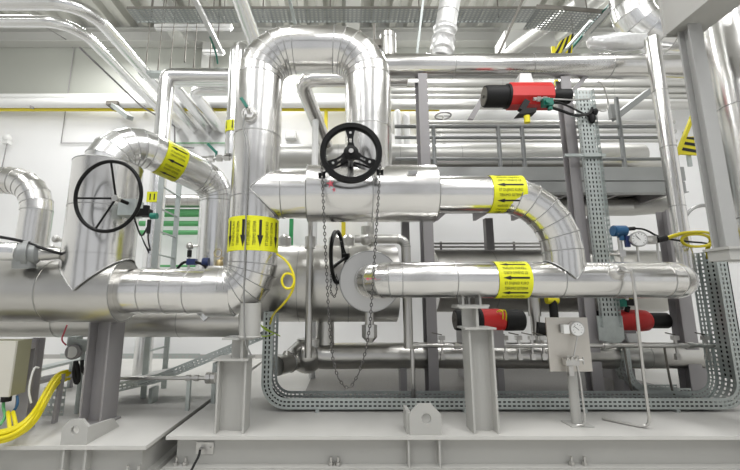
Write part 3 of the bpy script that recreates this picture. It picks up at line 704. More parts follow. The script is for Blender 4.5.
b = MB(); q2 = P(527, 119, 4.36); b.cyl(q2 + V((0, 0, .04)), q2 - V((0, 0, .05)), .035, n=14); b.build('knob', 'hazy', t, label='yellow knob')
b = MB(); q = P(533, 99, 4.36); b.cyl(q, q + V((.2, 0, .0)), .02, n=10); b.cyl(q + V((.05, 0, 0)), q + V((.09, 0, 0)), .032, n=6); b.cyl(q + V((.12, 0, 0)), q + V((.17, 0, 0)), .03, n=6); b.wire([q + V((.2, 0, 0)), P(575, 100, 4.5), P(590, 99, 4.9)], .011); b.build('air_fitting', 'steel', t)
b = MB(); q = P(547, 103, 4.36); b.box(q, (.12, .08, .09)); b.cyl(q - V((.02, 0, 0)), q - V((.02, .07, 0)), .035, n=10); b.cyl(q + V((.03, 0, 0)), q + V((.03, 0, -.09)), .03, n=10); b.build('solenoid', 'teal', t, label='green solenoid')
b = MB(); b.wire([q + V((0, 0, -.05)), P(560, 110, 4.4), P(575, 116, 4.5), P(590, 114, 4.8), P(592, 108, 4.93)], .018, smooth=2); b.wire([q + V((.05, 0, .02)), P(562, 103, 4.4), P(580, 112, 4.7), P(588, 116, 4.93)], .012, smooth=2); b.build('cable', 'rubber', t)
q = P(592, 118, 4.93); b = MB(); b.sphere(q, .07, 10, 0, (.7, .6, 1.2)); b.sphere(q + V((.03, -.02, .08)), .05, 8); b.build('cable_bunch', 'rubber', t)
# lower actuators
c = P(492, 320, 4.72); pm = 380 / (4.72 * .986 - .03)
t = T('valve_actuator', 'red actuator with black ends, low behind the right pipe stand', 'actuator', c)
actuator(t, c, 23 / pm, .135, 24 / pm + .02, 18 / pm, False)
b = MB(); b.lathe(c + V((11.5 / pm, 0, 0)), (1, 0, 0), [(0, .125), (.03, .13), (18 / pm, .125), (19.5 / pm, .1)], 30); b.build('end_drum', 'rubber', t)
b = MB(); q = c + V((.02, -.12, .1)); b.wire([q, q + V((.03, -.05, .03)), q + V((.06, -.03, -.02)), q + V((.06, .0, -.1))], .008, mi=0, smooth=2); b.wire([q + V((.03, 0, 0)), q + V((.07, -.05, .03)), q + V((.1, -.03, -.02)), q + V((.1, 0, -.1))], .008, smooth=2); b.build('cable', 'ycable', t)
b = MB(); b.bb(c + V((-.1, -.07, -.32)), c + V((.1, .09, -.11))); b.build('valve_yoke', 'post', t)
c = P(631, 320.5, 5.3); pm = 380 / (5.3 * .986 - .03)
t = T('valve_actuator', 'red actuator at lower right, partly behind the narrow perforated tray', 'actuator', c)
actuator(t, c, 33 / pm, .145, 24 / pm, 18 / pm, False)
b = MB(); b.cyl(c + V((16 / pm, 0, 0)), c + V((35 / pm, 0, 0)), .105, n=28); b.build('end_drum', 'rubber', t)
b = MB(); q = P(634, 339, 5.2); b.prism([q + V((-.10, 0, .07)), q + V((.09, 0, .07)), q + V((.06, 0, -.06)), q + V((-.07, 0, -.06))], (0, 1, 0), .12); b.build('indicator_box', 'white', t, label='white indicator box')
b = MB(); q = P(620, 303, 5.2); b.box(q, (.11, .1, .1)); b.build('solenoid', 'teal', t, label='green solenoid')
b = MB(); b.box(q + V((.13, 0, .01)), (.13, .1, .09)); b.cyl(q + V((.1, 0, -.05)), q + V((.1, .06, -.16)), .03, n=10); b.build('pilot_valve', 'rubber', t)
b = MB(); b.cyl(q + V((.08, 0, .06)), q + V((.17, 0, .07)), .018, n=8); b.build('knob', 'hazy', t)
b = MB(); b.bb(c + V((-.16, -.07, -.32)), c + V((0, .09, -.11))); b.build('valve_yoke', 'post', t)

# ================================================================== CABLE TRAYS ON DECK
xl, xr = -.92, 4.41
t = T('cable_tray', 'long galvanised cable tray along the deck, turning up at both ends', 'cable tray', (1.5, 4.38, .31))
tray(t, [(xl, 4.38, 1.37), (xl, 4.38, .33), (xr, 4.38, .33), (xr, 4.38, 2.08)], .28, .34, .115, (0, 1, 0), -1, .052, 5)
for xx in (-.3, 1.3, 2.6, 3.6):
    b = MB(); b.bb((xx - .02, 4.36, .3), (xx + .02, 4.7, .33)); b.build('tray_foot', 'galv', t)
xm = 3.24
t = T('cable_tray', 'narrow upright perforated cable tray right of the middle, from the upper actuator down', 'cable tray', (3.35, 4.95, 1.2))
tray(t, [(xm, 4.95, 4.42), (xm, 4.95, 1.16)], .1, .24, .06, (1, 0, 0), -1, .062, 5)
b = MB(); b.bb((xm - .25, 4.9, 3.42), (xm + .3, 4.93, 3.46)); b.bb((xm - .1, 4.9, 4.0), (xm + .05, 4.93, 4.03)); b.build('tray_bracket', 'galv', t)
b = MB(); z = 1.2; b.prism([(xm - .04, 4.93, 1.3), (xm + .28, 4.93, 1.3), (xm + .28, 4.93, 1.02), (xm + .2, 4.93, .95), (xm - .04, 4.93, 1.0)], (0, 1, 0), .015); b.build('end_plate', 'galv', t)
t = T('cable_tray', 'short galvanised tray curving down onto the deck below the right red actuator', 'cable tray', (3.6, 5.0, .31))
tray(t, [(3.52, 4.98, .95), (3.52, 4.98, .34), (4.3, 4.98, .34)], .3, .2, .08, (0, 1, 0), -1, .05, 3)
t = T('cable_tray', 'galvanised tray on the left skid sloping up behind the left pipe stand', 'cable tray', P(200, 365, 4.6))
p = [P(100, 396, 4.62), P(158, 383, 4.66), P(222, 357, 4.72), P(262, 340, 4.75)]
tray(t, p, .5, .55, .10, (0, 1, 0), -1, .05, 4)
pos, _ = arc_path(p, .5, .08); b = MB()
for a_, q_ in zip(pos, pos[1:]):
    b.face([b.v(a_ + V((0, -.004, .102))), b.v(q_ + V((0, -.004, .102))), b.v(q_ + V((0, .554, .102))), b.v(a_ + V((0, .554, .102)))])
bmesh.ops.remove_doubles(b.bm, verts=b.bm.verts[:], dist=1e-4); b.build('tray_lid', 'post2', t, label='plain pale lid')
for q in (P(150, 388, 4.7), P(215, 362, 4.74)):
    b = MB(); b.bb((q.x - .02, 4.72, .3), (q.x + .02, 4.88, q.z - .01)); b.build('tray_foot', 'galv', t)

# ================================================================== GAUGE PANEL
c = P(569, 345, 3.92); 
t = T('gauge_panel', 'square stainless panel on a post with a round gauge and small manifold, lower right', 'gauge panel', (c.x, 3.95, .3))
hw = 20.5 / 380 * 3.87; zt, zb = Zat(317.5, 3.92), Zat(371.5, 3.92)
b = MB(); b.bb((c.x - hw, 3.92, zb), (c.x + hw, 3.935, zt)); b.build('back_panel', 'panel', t)

b = MB(); b.cyl((c.x + .03, 3.97, .31), (c.x + .03, 3.97, zb + .2), .045, n=18); b.build('post', 'skid', t)
b = MB(); b.bb((c.x - .07, 3.87, .3), (c.x + .14, 4.07, .312)); b.build('foot_plate', 'skid', t)
q = P(577.5, 329, 3.86)
b = MB(); b.cyl(q + V((0, .05, 0)), q, .07, n=32); b.torus(q, (0, 1, 0), .068, .006, 32, 6); g = b.build('gauge', 'steel', t)
b = MB(); b.cyl(q, q - V((0, .003, 0)), .063, n=32); b.build('dial', 'dial', g, label='white dial')
b = MB(); b.bar(q + V((.012, -.005, -.012)), q + V((-.035, -.005, .03)), .004, .003)
for k in range(9):
    a = math.radians(225 - k * 33.75); d = V((math.cos(a), 0, math.sin(a))); b.bar(q + d * .040 - V((0, .005, 0)), q + d * .050 - V((0, .005, 0)), .004, .002)
b.build('pointer', 'ink', g)
b = MB(); q2 = P(565, 329, 3.87); b.box(q2, (.055, .06, .085)); b.cyl(q2, q2 + V((.06, .02, .04)), .008, n=8); b.build('transmitter', 'white', t, label='white transmitter block')
b = MB(); q3 = P(571, 362, 3.86)
b.box(q3, (.13, .06, .06)); b.box(q3 + V((-.02, -.01, -.08)), (.045, .04, .09))
for dx in (-.05, -.01, .04): b.cyl(q3 + V((dx, -.02, .02)), q3 + V((dx, -.05, .06)), .014, n=8)
b.cyl(q3 + V((.06, 0, .02)), q3 + V((.11, -.02, .02)), .01, n=8); b.bar(q3 + V((.11, -.02, -.02)), q3 + V((.11, -.02, .05)), .012, .012); b.build('manifold', 'steel', t)
b = MB(); b.wire([q + V((0, .01, -.06)), q3 + V((.025, 0, .03))], .007); b.wire([q3 + V((.05, 0, -.02)), q3 + V((.07, 0, -.1)), V((q3.x + .08, 3.86, .5)), V((q3.x + .08, 3.86, .33)), V((q3.x + .02, 3.9, .315))], .010, smooth=2); b.build('impulse_tube', 'steel', t)
# sensor boss with tubing on the lower run
q = P(619, 273, 3.66)
t = T('sensor_tube', 'round sensor boss on the lower right pipe, its thin tube running to the deck', 'sensor', q)
yb_ = Y0 - .17
b = MB(); q = V((Xat(619, 3.64, 1.8), 3.685, 1.76)); b.lathe(q, (0, -1, .3), [(0, .075), (.02, .07), (.05, .045), (.055, .02)], 24); b.cyl(q - V((0, .04, -.01)), q - V((0, .1, -.03)), .025, n=10); b.build('boss', 'steel', t)
b = MB(); q1 = V((Xat(632, 3.6, 1.75), 3.60, 1.76)); q2 = V((Xat(636, 3.6, 1.5), 3.6, 1.6)); q3 = PG(650, 428, .315)
b.wire([q - V((0, .08, -.02)), q + V((.05, -.1, .0)), q1 + V((0, 0, .01)), q2, P(640, 345, 3.72), P(648, 410, 3.8), q3 + V((.01, 0, .08)), q3 + V((-.01, .02, 0)), q3 + V((-.12, .12, .0)), q3 + V((-.25, .3, 0))], .0135, smooth=2); b.build('tube', 'steel', t)

# cables lying in the trays
for k in range(6):
    tag(MB().cyl((xm + .03 + k * .036, 4.972, 4.3), (xm + .03 + k * .036, 4.972, 1.1), .0165, n=8).build('tray_cable', 'rubber'), 'black cable running side by side with others inside the narrow upright perforated tray', 'cable', 'black cables in the narrow upright tray')
for k in range(7):
    y = 4.41 + k * .04; pos, _ = arc_path([(xl + .03, y, 1.3), (xl + .03, y, .36), (xr - .3, y, .36)], .26, .1)
    tag(MB().tube(pos, .0165, n=7, joint=False, sharp=False).build('tray_cable', 'rubber'), 'dark cable lying side by side with others in the long deck tray', 'cable', 'dark cables in the long deck tray')

for k in range(7):  # black strands added behind the base so the right tray slots look dark
    y = 4.41 + k * .044
    tag(MB().cyl((xr + .022, y, .62), (xr + .022, y, 2.02), .0165, n=7).build('tray_cable', 'rubber'), 'added black strand darkening the slots from behind the upturned right tray end', 'cable', 'added black strands behind the right tray end')
# ================================================================== INSTRUMENTS OVER THE LOWER RUN
t = T('pressure_transmitter', 'blue-headed transmitter standing between the narrow tray and the round dial gauge', 'transmitter', P(620, 262, 4.3))
q = P(620, 231, 4.3)
b = MB(); b.cyl(q + V((-.075, 0, 0)), q + V((.055, 0, .0)), .065, n=20); b.cyl(q + V((-.085, 0, 0)), q + V((-.075, 0, 0)), .055, n=20); b.cyl(q + V((.0, 0, -.05)), q + V((0, 0, -.11)), .035, n=12); b.build('head', 'blue', t)
b = MB(); b.cyl(q + V((.05, 0, .02)), q + V((.17, -.0, .03)), .022, n=10); b.build('cable_gland', 'rubber', t)
b = MB(); q2 = P(620, 243, 4.3); b.cyl(q2 + V((0, 0, .06)), q2 - V((0, 0, .10)), .022, n=10); b.box(q2 - V((0, 0, .12)), (.07, .05, .08)); b.cyl(q2 - V((0, 0, .14)), V((q2.x, 4.3, 1.5)), .016, n=10); b.cyl(q2 - V((.13, 0, .13)), q2 - V((0, 0, .13)), .02, n=8); b.build('stem', 'steel', t)
b = MB(); q3 = P(627, 241, 4.28); b.bb(q3 + V((-.02, -.02, -.07)), q3 + V((.02, .02, .06))); b.build('valve_handle', 'navy', t, label='dark blue handle')
b = MB(); b.wire([q + V((.17, 0, .03)), P(645, 229, 4.3), P(660, 238, 4.3), P(690, 242, 4.35), P(708, 243, 4.45), P(718, 249, 4.55)], .011, smooth=2); b.build('signal_cable', 'rubber', t)
t = T('dial_gauge', 'round dial gauge with a long stem pipe above the lower right pipe', 'gauge', P(639, 262, 4.25))
q = P(639, 239, 4.18); ax = V((-.25, -1, 0)).normalized()
b = MB(); b.lathe(q - ax * .05, ax, [(0, .06), (.01, .085), (.05, .085), (.055, .075)], 32); b.torus(q, ax, .08, .009, 32, 6); g = b.build('case', 'steel', t)
b = MB(); b.cyl(q + ax * .004, q + ax * .006, .073, n=32); b.build('dial', 'dial', g, label='white dial')
b = MB(); u_, w_ = frame(ax); o_ = q + ax * .008
b.bar(o_ + V((-.035, .0, .04)), o_ + V((.012, 0, -.014)), .006, .003)
for k in range(11):
    a = math.radians(-50 + k * 28); d = V((0, 0, 1)) * math.sin(a) + V((1, -.25, 0)).normalized() * math.cos(a); b.bar(o_ + d * .054, o_ + d * .066, .004, .003)
b.build('pointer', 'ink', g)
b = MB(); b.cyl(q + V((.04, .05, 0)), P(657, 240, 4.3), .028, n=12); b.box(P(651, 240, 4.28), (.09, .06, .09)); b.cyl(P(657, 240, 4.3) - V((0, 0, 0)), V((P(654, 240, 4.3).x, 4.3, 1.6)), .012, n=8); b.cyl(q + V((0, .04, -.08)), V((q.x, 4.25, 1.55)), .012, n=8); b.build('stem_pipe', 'steel', t)
b = MB(); b.cyl(P(657, 240, 4.28), P(666, 238, 4.28), .035, n=12); b.build('cable_gland', 'rubber', t)
b = MB(); b.wire([P(666, 238, 4.28), P(680, 233, 4.28), P(700, 231.5, 4.3), P(711, 233, 4.33), P(714, 240, 4.35), P(708, 246, 4.36), P(690, 247, 4.34), P(681, 242, 4.32), P(683, 236, 4.3), P(696, 233.5, 4.31), P(709, 236, 4.34), P(711, 242, 4.38), P(706, 249, 4.5), P(708, 258, 4.6)], .016, smooth=3)
b.wire([P(668, 238.5, 4.3), P(690, 231.5, 4.33), P(709, 232, 4.36), P(713, 238, 4.38), P(710, 245, 4.4), P(707, 252, 4.52)], .014, smooth=3); b.build('yellow_cable', 'ycable', t)

# loose yellow cable by the arched pipe
b = MB(); b.wire([P(277, 254, 3.75), P(287, 261, 3.62), P(293, 272, 3.55), P(295, 281, 3.52), P(291, 289, 3.52), P(284, 288, 3.52), P(281, 280, 3.52), P(285, 273, 3.52), P(292, 274, 3.52), P(295, 281, 3.53), P(292, 293, 3.55), P(283, 305, 3.7), P(273, 314, 4.1), P(270, 324, 4.42)], .011, smooth=3)
tag(b.build('looped_cable', 'ycable'), 'thin yellow cable with a loop, hanging beside the foot of the arched pipe', 'cable')
b = MB(); b.wire([P(258, 322, 4.0), P(266, 331, 4.1), P(276, 333, 4.35), P(266, 337, 4.2), P(257, 335, 4.0)], .007, smooth=2); b.wire([P(262, 326, 4.0), P(272, 332, 4.2), P(280, 336, 4.4)], .006, smooth=2)
tag(b.build('earth_wire', 'wire_green'), 'thin yellow-green earth wire beside the top of the left pipe stand', 'wire')

# ================================================================== SMALL MIDDLE PIPES
t = T('vent_pipe', 'thin upright pipe with a collar, crossing the horizontal vessel left of the chains', 'pipe', (Xat(309, 4.45, 1), 4.45, .9))
xx = Xat(309.3, 4.45, 1.6)
b = MB(); b.cyl((xx, 4.45, .86), (xx, 4.45, 2.16), .042, n=20); b.build('pipe_section', 'alu2', t)
b = MB(); b.cyl((xx, 4.45, 2.1), (xx, 4.45, 2.24), .062, n=20); b.cyl((xx, 4.45, 2.24), (xx, 4.45, 2.5), .03, n=14); b.build('collar', 'steel', t)
t = T('small_elbow_pipe', 'small clad pipe elbowing down behind the lower pipe, right of the collar', 'pipe', (Xat(407, 4.75, 1), 4.75, .9))
xx = Xat(407, 4.72, 1.6); zz = Zat(239, 4.72)
b = MB(); b.tube([(xx - .46, 4.72, zz), (xx, 4.72, zz), (xx, 4.72, .93)], .058, .1, n=22, ss=.6); b.build('pipe_section', A2, t)
b = MB(); q = V((xx - .5, 4.72, zz)); b.sphere(q, .085, 14); b.cyl(q, q + V((0, 0, .16)), .06, n=8); b.cyl(q + V((.05, 0, .02)), q + V((.05, -.1, .02)), .035, n=8); b.cyl(q, q - V((.14, 0, 0)), .05, n=12); b.build('valve', 'steel', t)
b = MB(); b.cyl((Xat(371, 4.9, 2.3), 4.9, 2.15), (Xat(371, 4.9, 2.3), 4.9, 2.7), .045, n=16); b.build('riser', 'alu2', t)
for nm, px, m, lb, y, z0, z1 in (('green_pipe', 291, 'green', 'slim green upright pipe seen through the gap left of the vent pipe', 9.6, 0, 4.2), ('yellow_pipe', 343.5, 'ypipe', 'slim yellow upright gas pipe seen through the gap beside the edge-on handwheel', 9.6, 0, 5.0)):
    xx = Xat(px, y, 3); tag(MB().tube([(xx, y, z1), (xx, y, Zat(252, y)), (xx, 9.98, Zat(252, y))], .055, .1, n=14, joint=False, nb=4).build(nm, m), lb, 'pipe')
# instrument header in front of the deck pipe with valves
t = T('instrument_header', 'thin horizontal instrument pipe with small lever valves behind the right pipe stand', 'pipe', P(480, 345, 4.75))
yh = 4.72; zh = Zat(345.5, yh); x0, x1 = Xat(412, yh, zh), Xat(722, yh, zh)
b = MB(); b.tube([(x0, yh, .32), (x0, yh, zh), (x1, yh, zh)], .026, .05, n=14, joint=False, sharp=False); b.build('header_tube', 'steel', t)
for px in (415, 457, 560, 606, 690):
    xx = Xat(px, yh, zh); b = MB(); b.cyl((xx - .035, yh, zh), (xx + .035, yh, zh), .04, n=8); b.build('coupling', 'steel', t)
for px in (442, 505, 519, 532, 543, 676, 706):
    xx = Xat(px, yh, zh); b = MB(); b.cyl((xx, yh, zh), (xx, yh, zh + .11), .02, n=8); b.box((xx, yh, zh + .09), (.07, .05, .05)); b.cyl((xx, yh, zh), (xx, yh, zh - .12), .015, n=8); b.box((xx, yh, zh - .13), (.05, .04, .07)); v_ = b.build('valve', 'steel', t)
    b = MB(); b.bar((xx, yh, zh + .125), (xx - .12, yh - .02, zh + .15), .02, .012); b.build('lever', 'rod', v_)
for px in (624, 664):
    xx = Xat(px, yh, zh); b = MB(); b.wire([(xx, yh, zh), (xx + .01, yh, .6), (xx + .05, yh + .02, .36), (xx + .22, yh + .05, .325)], .012, smooth=2); b.build('drain_tube', 'rod', t)
# black-cased valve column between the stand and the panel
t = T('small_riser', 'short clad riser with a black flange valve left of the gauge panel', 'pipe', (Xat(536, 4.9, 1), 4.9, .9))
xx = Xat(535.5, 4.9, 1.2); b = MB(); b.cyl((xx, 4.9, .92), (xx, 4.9, 1.6), .055, n=20); b.cyl((xx, 4.9, 1.3), (xx, 4.9, 1.6), .075, n=20); b.build('pipe_section', 'alu2', t)
b = MB(); b.cyl((xx - .02, 4.86, 1.15), (xx + .22, 4.86, 1.12), .085, n=18); b.build('valve_body', 'rubber', t)
xx = Xat(552, 4.9, 1.3); b = MB(); b.cyl((xx, 4.85, 1.0), (xx, 4.85, 1.5), .05, n=16); b.build('valve_stem', 'rubber', t); b = MB(); b.cyl((xx - .08, 4.85, 1.5), (xx + .06, 4.85, 1.5), .05, n=14); b.build('knob', 'hazy', t)
tag(MB().bb((Xat(290, 4.62, .4), 4.62, .335), (Xat(415, 4.62, .4), 4.65, .375)).build('deck_conduit', 'post'), 'thin grey conduit lying on the deck under the left end of the deck pipe', 'conduit')
# deck line on the left
t = T('drain_line', 'thin metal drain line with a union, between the broad post and left pipe stand', 'pipe', P(200, 378, 4.6))
zl = Zat(378, 4.45); b = MB(); b.tube([(Xat(117, 4.45, zl), 4.45, zl), (Xat(213, 4.45, zl), 4.45, zl)], .022, n=12); b.build('tube', 'steel', t)
b = MB(); 
for px in (188, 196, 208, 213): xx = Xat(px, 4.45, zl); MB().cyl((xx - .02, 4.45, zl), (xx + .03, 4.45, zl), .035 if px < 200 else .06, n=8).build('union', 'steel', t)
b = MB(); xx = Xat(188, 4.45, .4); b.bb((xx - .02, 4.43, .3), (xx + .02, 4.47, zl)); b.build('foot', 'galv', t)

# ================================================================== LEFT FOREGROUND
t = T('control_cabinet', 'beige control cabinet on a grey post at the left edge', 'cabinet', (-3.2, 3.6, .3))
yc = 3.5; xr_ = Xat(14, yc, 1.0); zt, zb = Zat(341, yc), Zat(397, yc)
b = MB(); b.bb((xr_ - .6, yc, zb), (xr_, yc + .02, zt)); b.build('door', 'cab', t)
b = MB(); b.bb((xr_ - .6, yc + .022, zb), (xr_ - .004, yc + .18, zt)); b.build('housing', 'olive', t, label='olive-brown side')
b = MB(); b.ibeam((xr_ - .12, yc + .36, .3), (xr_ - .12, yc + .36, zt - .01), (0, 1, 0), .12, .12, .01, .01); b.bb((xr_ - .55, yc + .18, zt - .1), (xr_ - .06, yc + .30, zt - .04)); b.build('stand_post', 'post', t)
b = MB(); b.cyl((xr_ - .1, yc + .1, zb), (xr_ - .1, yc + .1, zb - .06), .04, n=12); b.cyl((xr_ - .2, yc + .1, zb), (xr_ - .2, yc + .1, zb - .05), .03, n=12); b.build('cable_gland', 'rubber', t)
b = MB(); b.wire([(xr_ + .03, yc + .26, zb + .2), (xr_ + .03, yc + .2, zb + .22), (xr_ + .02, yc + .18, zb + .02), (xr_ + .05, yc + .2, zb - .1)], .009, smooth=2); b.build('conduit', 'white', t)
for k in range(8):
    a = k * 2 * PI / 8; r_ = .042 if k else .0; o_ = V((math.cos(a * 2) * .012, math.cos(a) * r_, math.sin(a) * r_))
    w_ = [P(67 + (k % 3) * .6, 375 + (k % 2) * 1.5, 4.15), P(60, 377, 4.05), P(53, 384, 3.9), P(45, 398, 3.7), P(35, 417, 3.5), P(22, 430, 3.42), P(4, 437, 3.36), P(-20, 437 + (k % 3), 3.3)]
    tag(MB().wire([p_ + o_ for p_ in w_], .0155, smooth=2).build('yellow_cable', 'ycable'), 'one of the yellow cables bundled side by side below the cabinet at bottom left', 'cable', 'bundled yellow cables at bottom left')
for k in range(2):
    tag(MB().wire([P(8 + k * 5, 412, 3.58), P(9 + k * 6, 420, 3.5), P(10 + k * 7, 432, 3.42), P(4 + k * 3, 438, 3.38)], .016, smooth=2).build('yellow_cable', 'ycable'),
        ('yellow cable dropping from under the cabinet, left one of two', 'yellow cable dropping from under the cabinet, right one of two')[k], 'cable')
tag(MB().wire([P(17, 396, 3.62), P(18, 404, 3.6), P(14, 411, 3.6), P(6, 418, 3.55)], .011, smooth=2).build('blue_wire', 'blue'), 'thin blue wire hanging under the cabinet', 'wire')
tag(MB().wire([P(4, 398, 3.6), P(3, 408, 3.58), P(6, 416, 3.56), P(0, 425, 3.5)], .012, smooth=2).build('green_wire', 'greenp'), 'thin green wire hanging under the cabinet', 'wire')
t = T('tray_end', 'perforated galvanised bracket holding the top of the yellow cable bundle', 'bracket', P(62, 420, 4.0))
q0, q1 = P(44, 392, 4.12), P(66, 392, 4.12); b = MB(); slotted(b, lambda i, j: V((q0.x + (q1.x - q0.x) * i / 5, 4.12, .34 + .07 * j)), 5, 4); b.build('perforated_plate', 'galv', t)
b = MB(); q = P(58, 420, 4.0); b.bar((P(57, 400, 4.02).x, 4.02, .3), (P(62, 378, 4.05).x, 4.05, Zat(374, 4.05)), .03, .05); b.build('upright', 'post', t)
# gauge transmitter by the broad post
t = T('field_gauge', 'round gauge transmitter with hanging black leads left of the broad post', 'gauge', P(76, 350, 4.3))
q = P(72, 352, 4.22)
b = MB(); b.lathe(q + V((0, .06, 0)), (.1, -1, 0), [(0, .06), (.01, .08), (.06, .08), (.065, .07)], 28); g = b.build('case', 'post', t)
b = MB(); b.cyl(q + V((.0, -.006, 0)), q + V((0, -.009, 0)), .06, n=28); b.build('dial', 'dial', g, label='pale dial')
b = MB(); b.box(P(81, 345, 4.3), (.2, .1, .12)); b.box(P(75, 341, 4.3), (.1, .1, .1)); qq = P(84, 345, 4.34); b.cyl((qq.x, qq.y, .3), qq, .022, n=10); b.build('bracket', 'galv', t)
b = MB(); b.wire([P(76, 361, 4.2), P(74, 372, 4.2), P(76, 384, 4.2), P(79, 380, 4.2), P(78, 368, 4.2), P(76, 362, 4.2)], .022, smooth=2); b.wire([P(82, 360, 4.2), P(82, 370, 4.2), P(85, 374, 4.2)], .018, smooth=2); b.build('lead', 'rubber', t)
b = MB(); b.wire([P(67, 325, 4.2), P(64, 333, 4.22), P(61, 340, 4.24), P(66, 345, 4.24)], .008, smooth=2); b.build('red_lead', 'redmark', t, label='red lead')
for k, (z, w_) in enumerate(((.62, .12), (.47, .10))):
    b = MB(); y = 5.5; pa_, pb_ = P(30, 371 + k * 12, 4.9), P(84, 358 + k * 12, 5.8); b.bar(pa_, pb_, .16, .03 + k * .02); qq = pa_.lerp(pb_, .75); b.bb((qq.x - .02, qq.y - .02, .3), (qq.x + .02, qq.y + .02, qq.z)); tag(b.build('tray_cover', ('galv', 'post')[k]), ('upper pale galvanised duct slanting back behind the round field gauge', 'lower grey strut slanting back behind the round field gauge')[k], 'duct')
# white instrument stub on the header
t = T('stub_fitting', 'white stub with a grey union and tapered end above the left header', 'fitting', P(26, 262, 3.5))
b = MB(); b.lathe(P(-6, 251, 3.45), P(18, 252, 3.5) - P(-6, 251, 3.45), [(0, .085), (.18, .085), (.21, .06)], 24); b.build('cap', 'white_clad', t)
b = MB(); q0, q1 = P(17, 254, 3.5), P(35, 254, 3.56); b.lathe(q0, q1 - q0, [(0, .09), (.02, .108), (.05, .108), (.05, .125), (.09, .125), (.09, .10), (.14, .10), (.17, .07)], 20); b.cyl(q0.lerp(q1, .4), q0.lerp(q1, .4) - V((0, -.02, .13)), .09, n=14); b.build('union', 'railgrey', t)
b = MB(); b.cyl(q1, P(60, 254, 3.66), .07, .05, n=18); b.build('taper', 'alu2', t)
tag(MB().wire([P(-6, 236, 3.5), P(12, 239, 3.5), P(26, 242, 3.5), P(44, 249, 3.52), P(62, 254, 3.6)], .014, smooth=2).build('black_cable', 'rubber'), 'black cable sagging over the left header above the white stub', 'cable')
for k, (px, py, rr_) in enumerate(((56, 239, .045), (52, 247, .032))):
    tag(MB().sphere(P(px, py, 4.5), rr_, 16).cyl(P(px, py, 4.5), P(px, py, 4.5) + V((0, .3, -.0)), rr_ * .5, n=10).build('round_sensor', 'steel'), ('round metal sensor head behind the upright branch, upper one', 'round metal sensor head behind the upright branch, lower one')[k], 'sensor')
# instruments on rear header seen at 190,240
t = T('flow_sensor', 'sensor with a round grey head and navy plugs behind the horizontal left pipe', 'sensor', P(190, 265, 4.4))
q = P(190, 246, 4.4); b = MB(); b.sphere(q, .045, 14); b.cyl(q, q + V((.1, 0, 0)), .015, n=8); b.cyl(q, q - V((0, 0, .28)), .014, n=8); b.build('head', 'steel', t)
b = MB(); b.cyl(q - V((0, 0, .05)), q - V((0, 0, .13)), .026, n=10); b.build('gland', 'rubber', t)
MB().box(P(192, 262, 4.4), (.1, .08, .07)).build('plug', 'navy', t); MB().cyl(P(203, 262, 4.4), P(209, 262, 4.4), .05, n=12).build('plug', 'navy', t)
b = MB(); b.wire([P(191, 262, 4.38), P(183, 262, 4.38), P(177, 269, 4.38)], .016, smooth=2); b.wire([P(195, 262, 4.38), P(203, 264, 4.38), P(209, 271, 4.38)], .016, smooth=2); b.build('lead', 'rubber', t)
tag(MB().lathe(P(219, 271, 4.4), (0, 0, 1), [(0, .045), (.1, .045), (.13, .03)], 12).torus(P(218, 253, 4.4), (0, 1, 0), .045, .006, 24, 6).bar(P(219, 262, 4.4), P(223, 257, 4.4), .03, .03).build('small_valve', 'brass'), 'small brassy valve head with a ring, just left of the arched pipe foot', 'valve')
# ladder
t = T('ladder', 'grey steel access ladder between the upright branch and the crossover pipe leg', 'ladder', (-2.5, 5.2, .3))
xl_ = -2.5
for y in (4.98, 5.52):
    b = MB(); b.bb((xl_ - .035, y - .012, .3), (xl_ + .035, y + .012, 3.5)); b.build('stile', 'galv', t)
for k in range(10):
    b = MB(); z = .55 + k * .31; b.cyl((xl_, 4.98, z), (xl_, 5.52, z), .013, n=8); b.build('rung', 'galv', t)
# tall pipe with tag
t = T('tagged_riser', 'upright silver pipe with a small yellow tag behind the crossover pipe, left of the ladder', 'pipe', (-3, 6.4, 0))
yv = 6.4; zt = Zat(76, yv); xv = Xat(166.5, yv, zt - .2)
b = MB(); b.tube([(xv, yv, .3), (xv, yv, zt), (xv + 1.3, yv, zt)], .138, .1, nb=3, n=28, ss=1.6, joint=False); b.build('pipe_section', ['white_clad', 'seam'], t)
b = MB(); b.bb((xv - .1, yv - .147, Zat(204, yv)), (xv + .08, yv - .139, Zat(194, yv))); tg = b.build('tag_plate', 'yellow', t)
b = MB()
for dx in (-.05, .02): b.bb((xv + dx, yv - .151, Zat(202, yv)), (xv + dx + .02, yv - .148, Zat(196, yv)))
b.build('lettering', 'ink', tg)
# ================================================================== OVERHEAD LEFT PIPES
grp = None
def opipe(lb, pts, r, bend, m=('white_clad', 'seam'), name='overhead_pipe', ss=0, n=24, nb=8, group=None):
    o = MB().tube(pts, r, bend, nb=nb, n=n, joint=False, sharp=False, ss=ss).build(name, list(m)); return tag(o, lb, 'pipe', group)
ZA = 6.22
opipe('outer of two bright pipes entering at the top left corner and bending back', [(-9, 5.40, ZA), (-4.2, 5.40, ZA), (-4.2, 9.95, ZA)], .115, .5)
opipe('inner of two bright pipes entering at the top left corner and bending back', [(-9, 5.82, ZA), (-4.68, 5.82, ZA), (-4.68, 9.95, ZA)], .095, .5)
opipe('bright roof pipe running back, second from the right of the four beyond the tagged riser', [(-2.0, 7.6, ZA), (-3.80, 7.6, ZA), (-3.80, 9.95, ZA)], .13, .25)
opipe('bright roof pipe running back, rightmost of the four beyond the tagged riser', [(-2.0, 7.95, ZA - .02), (-3.46, 7.95, ZA - .02), (-3.46, 9.95, ZA - .02)], .13, .25)
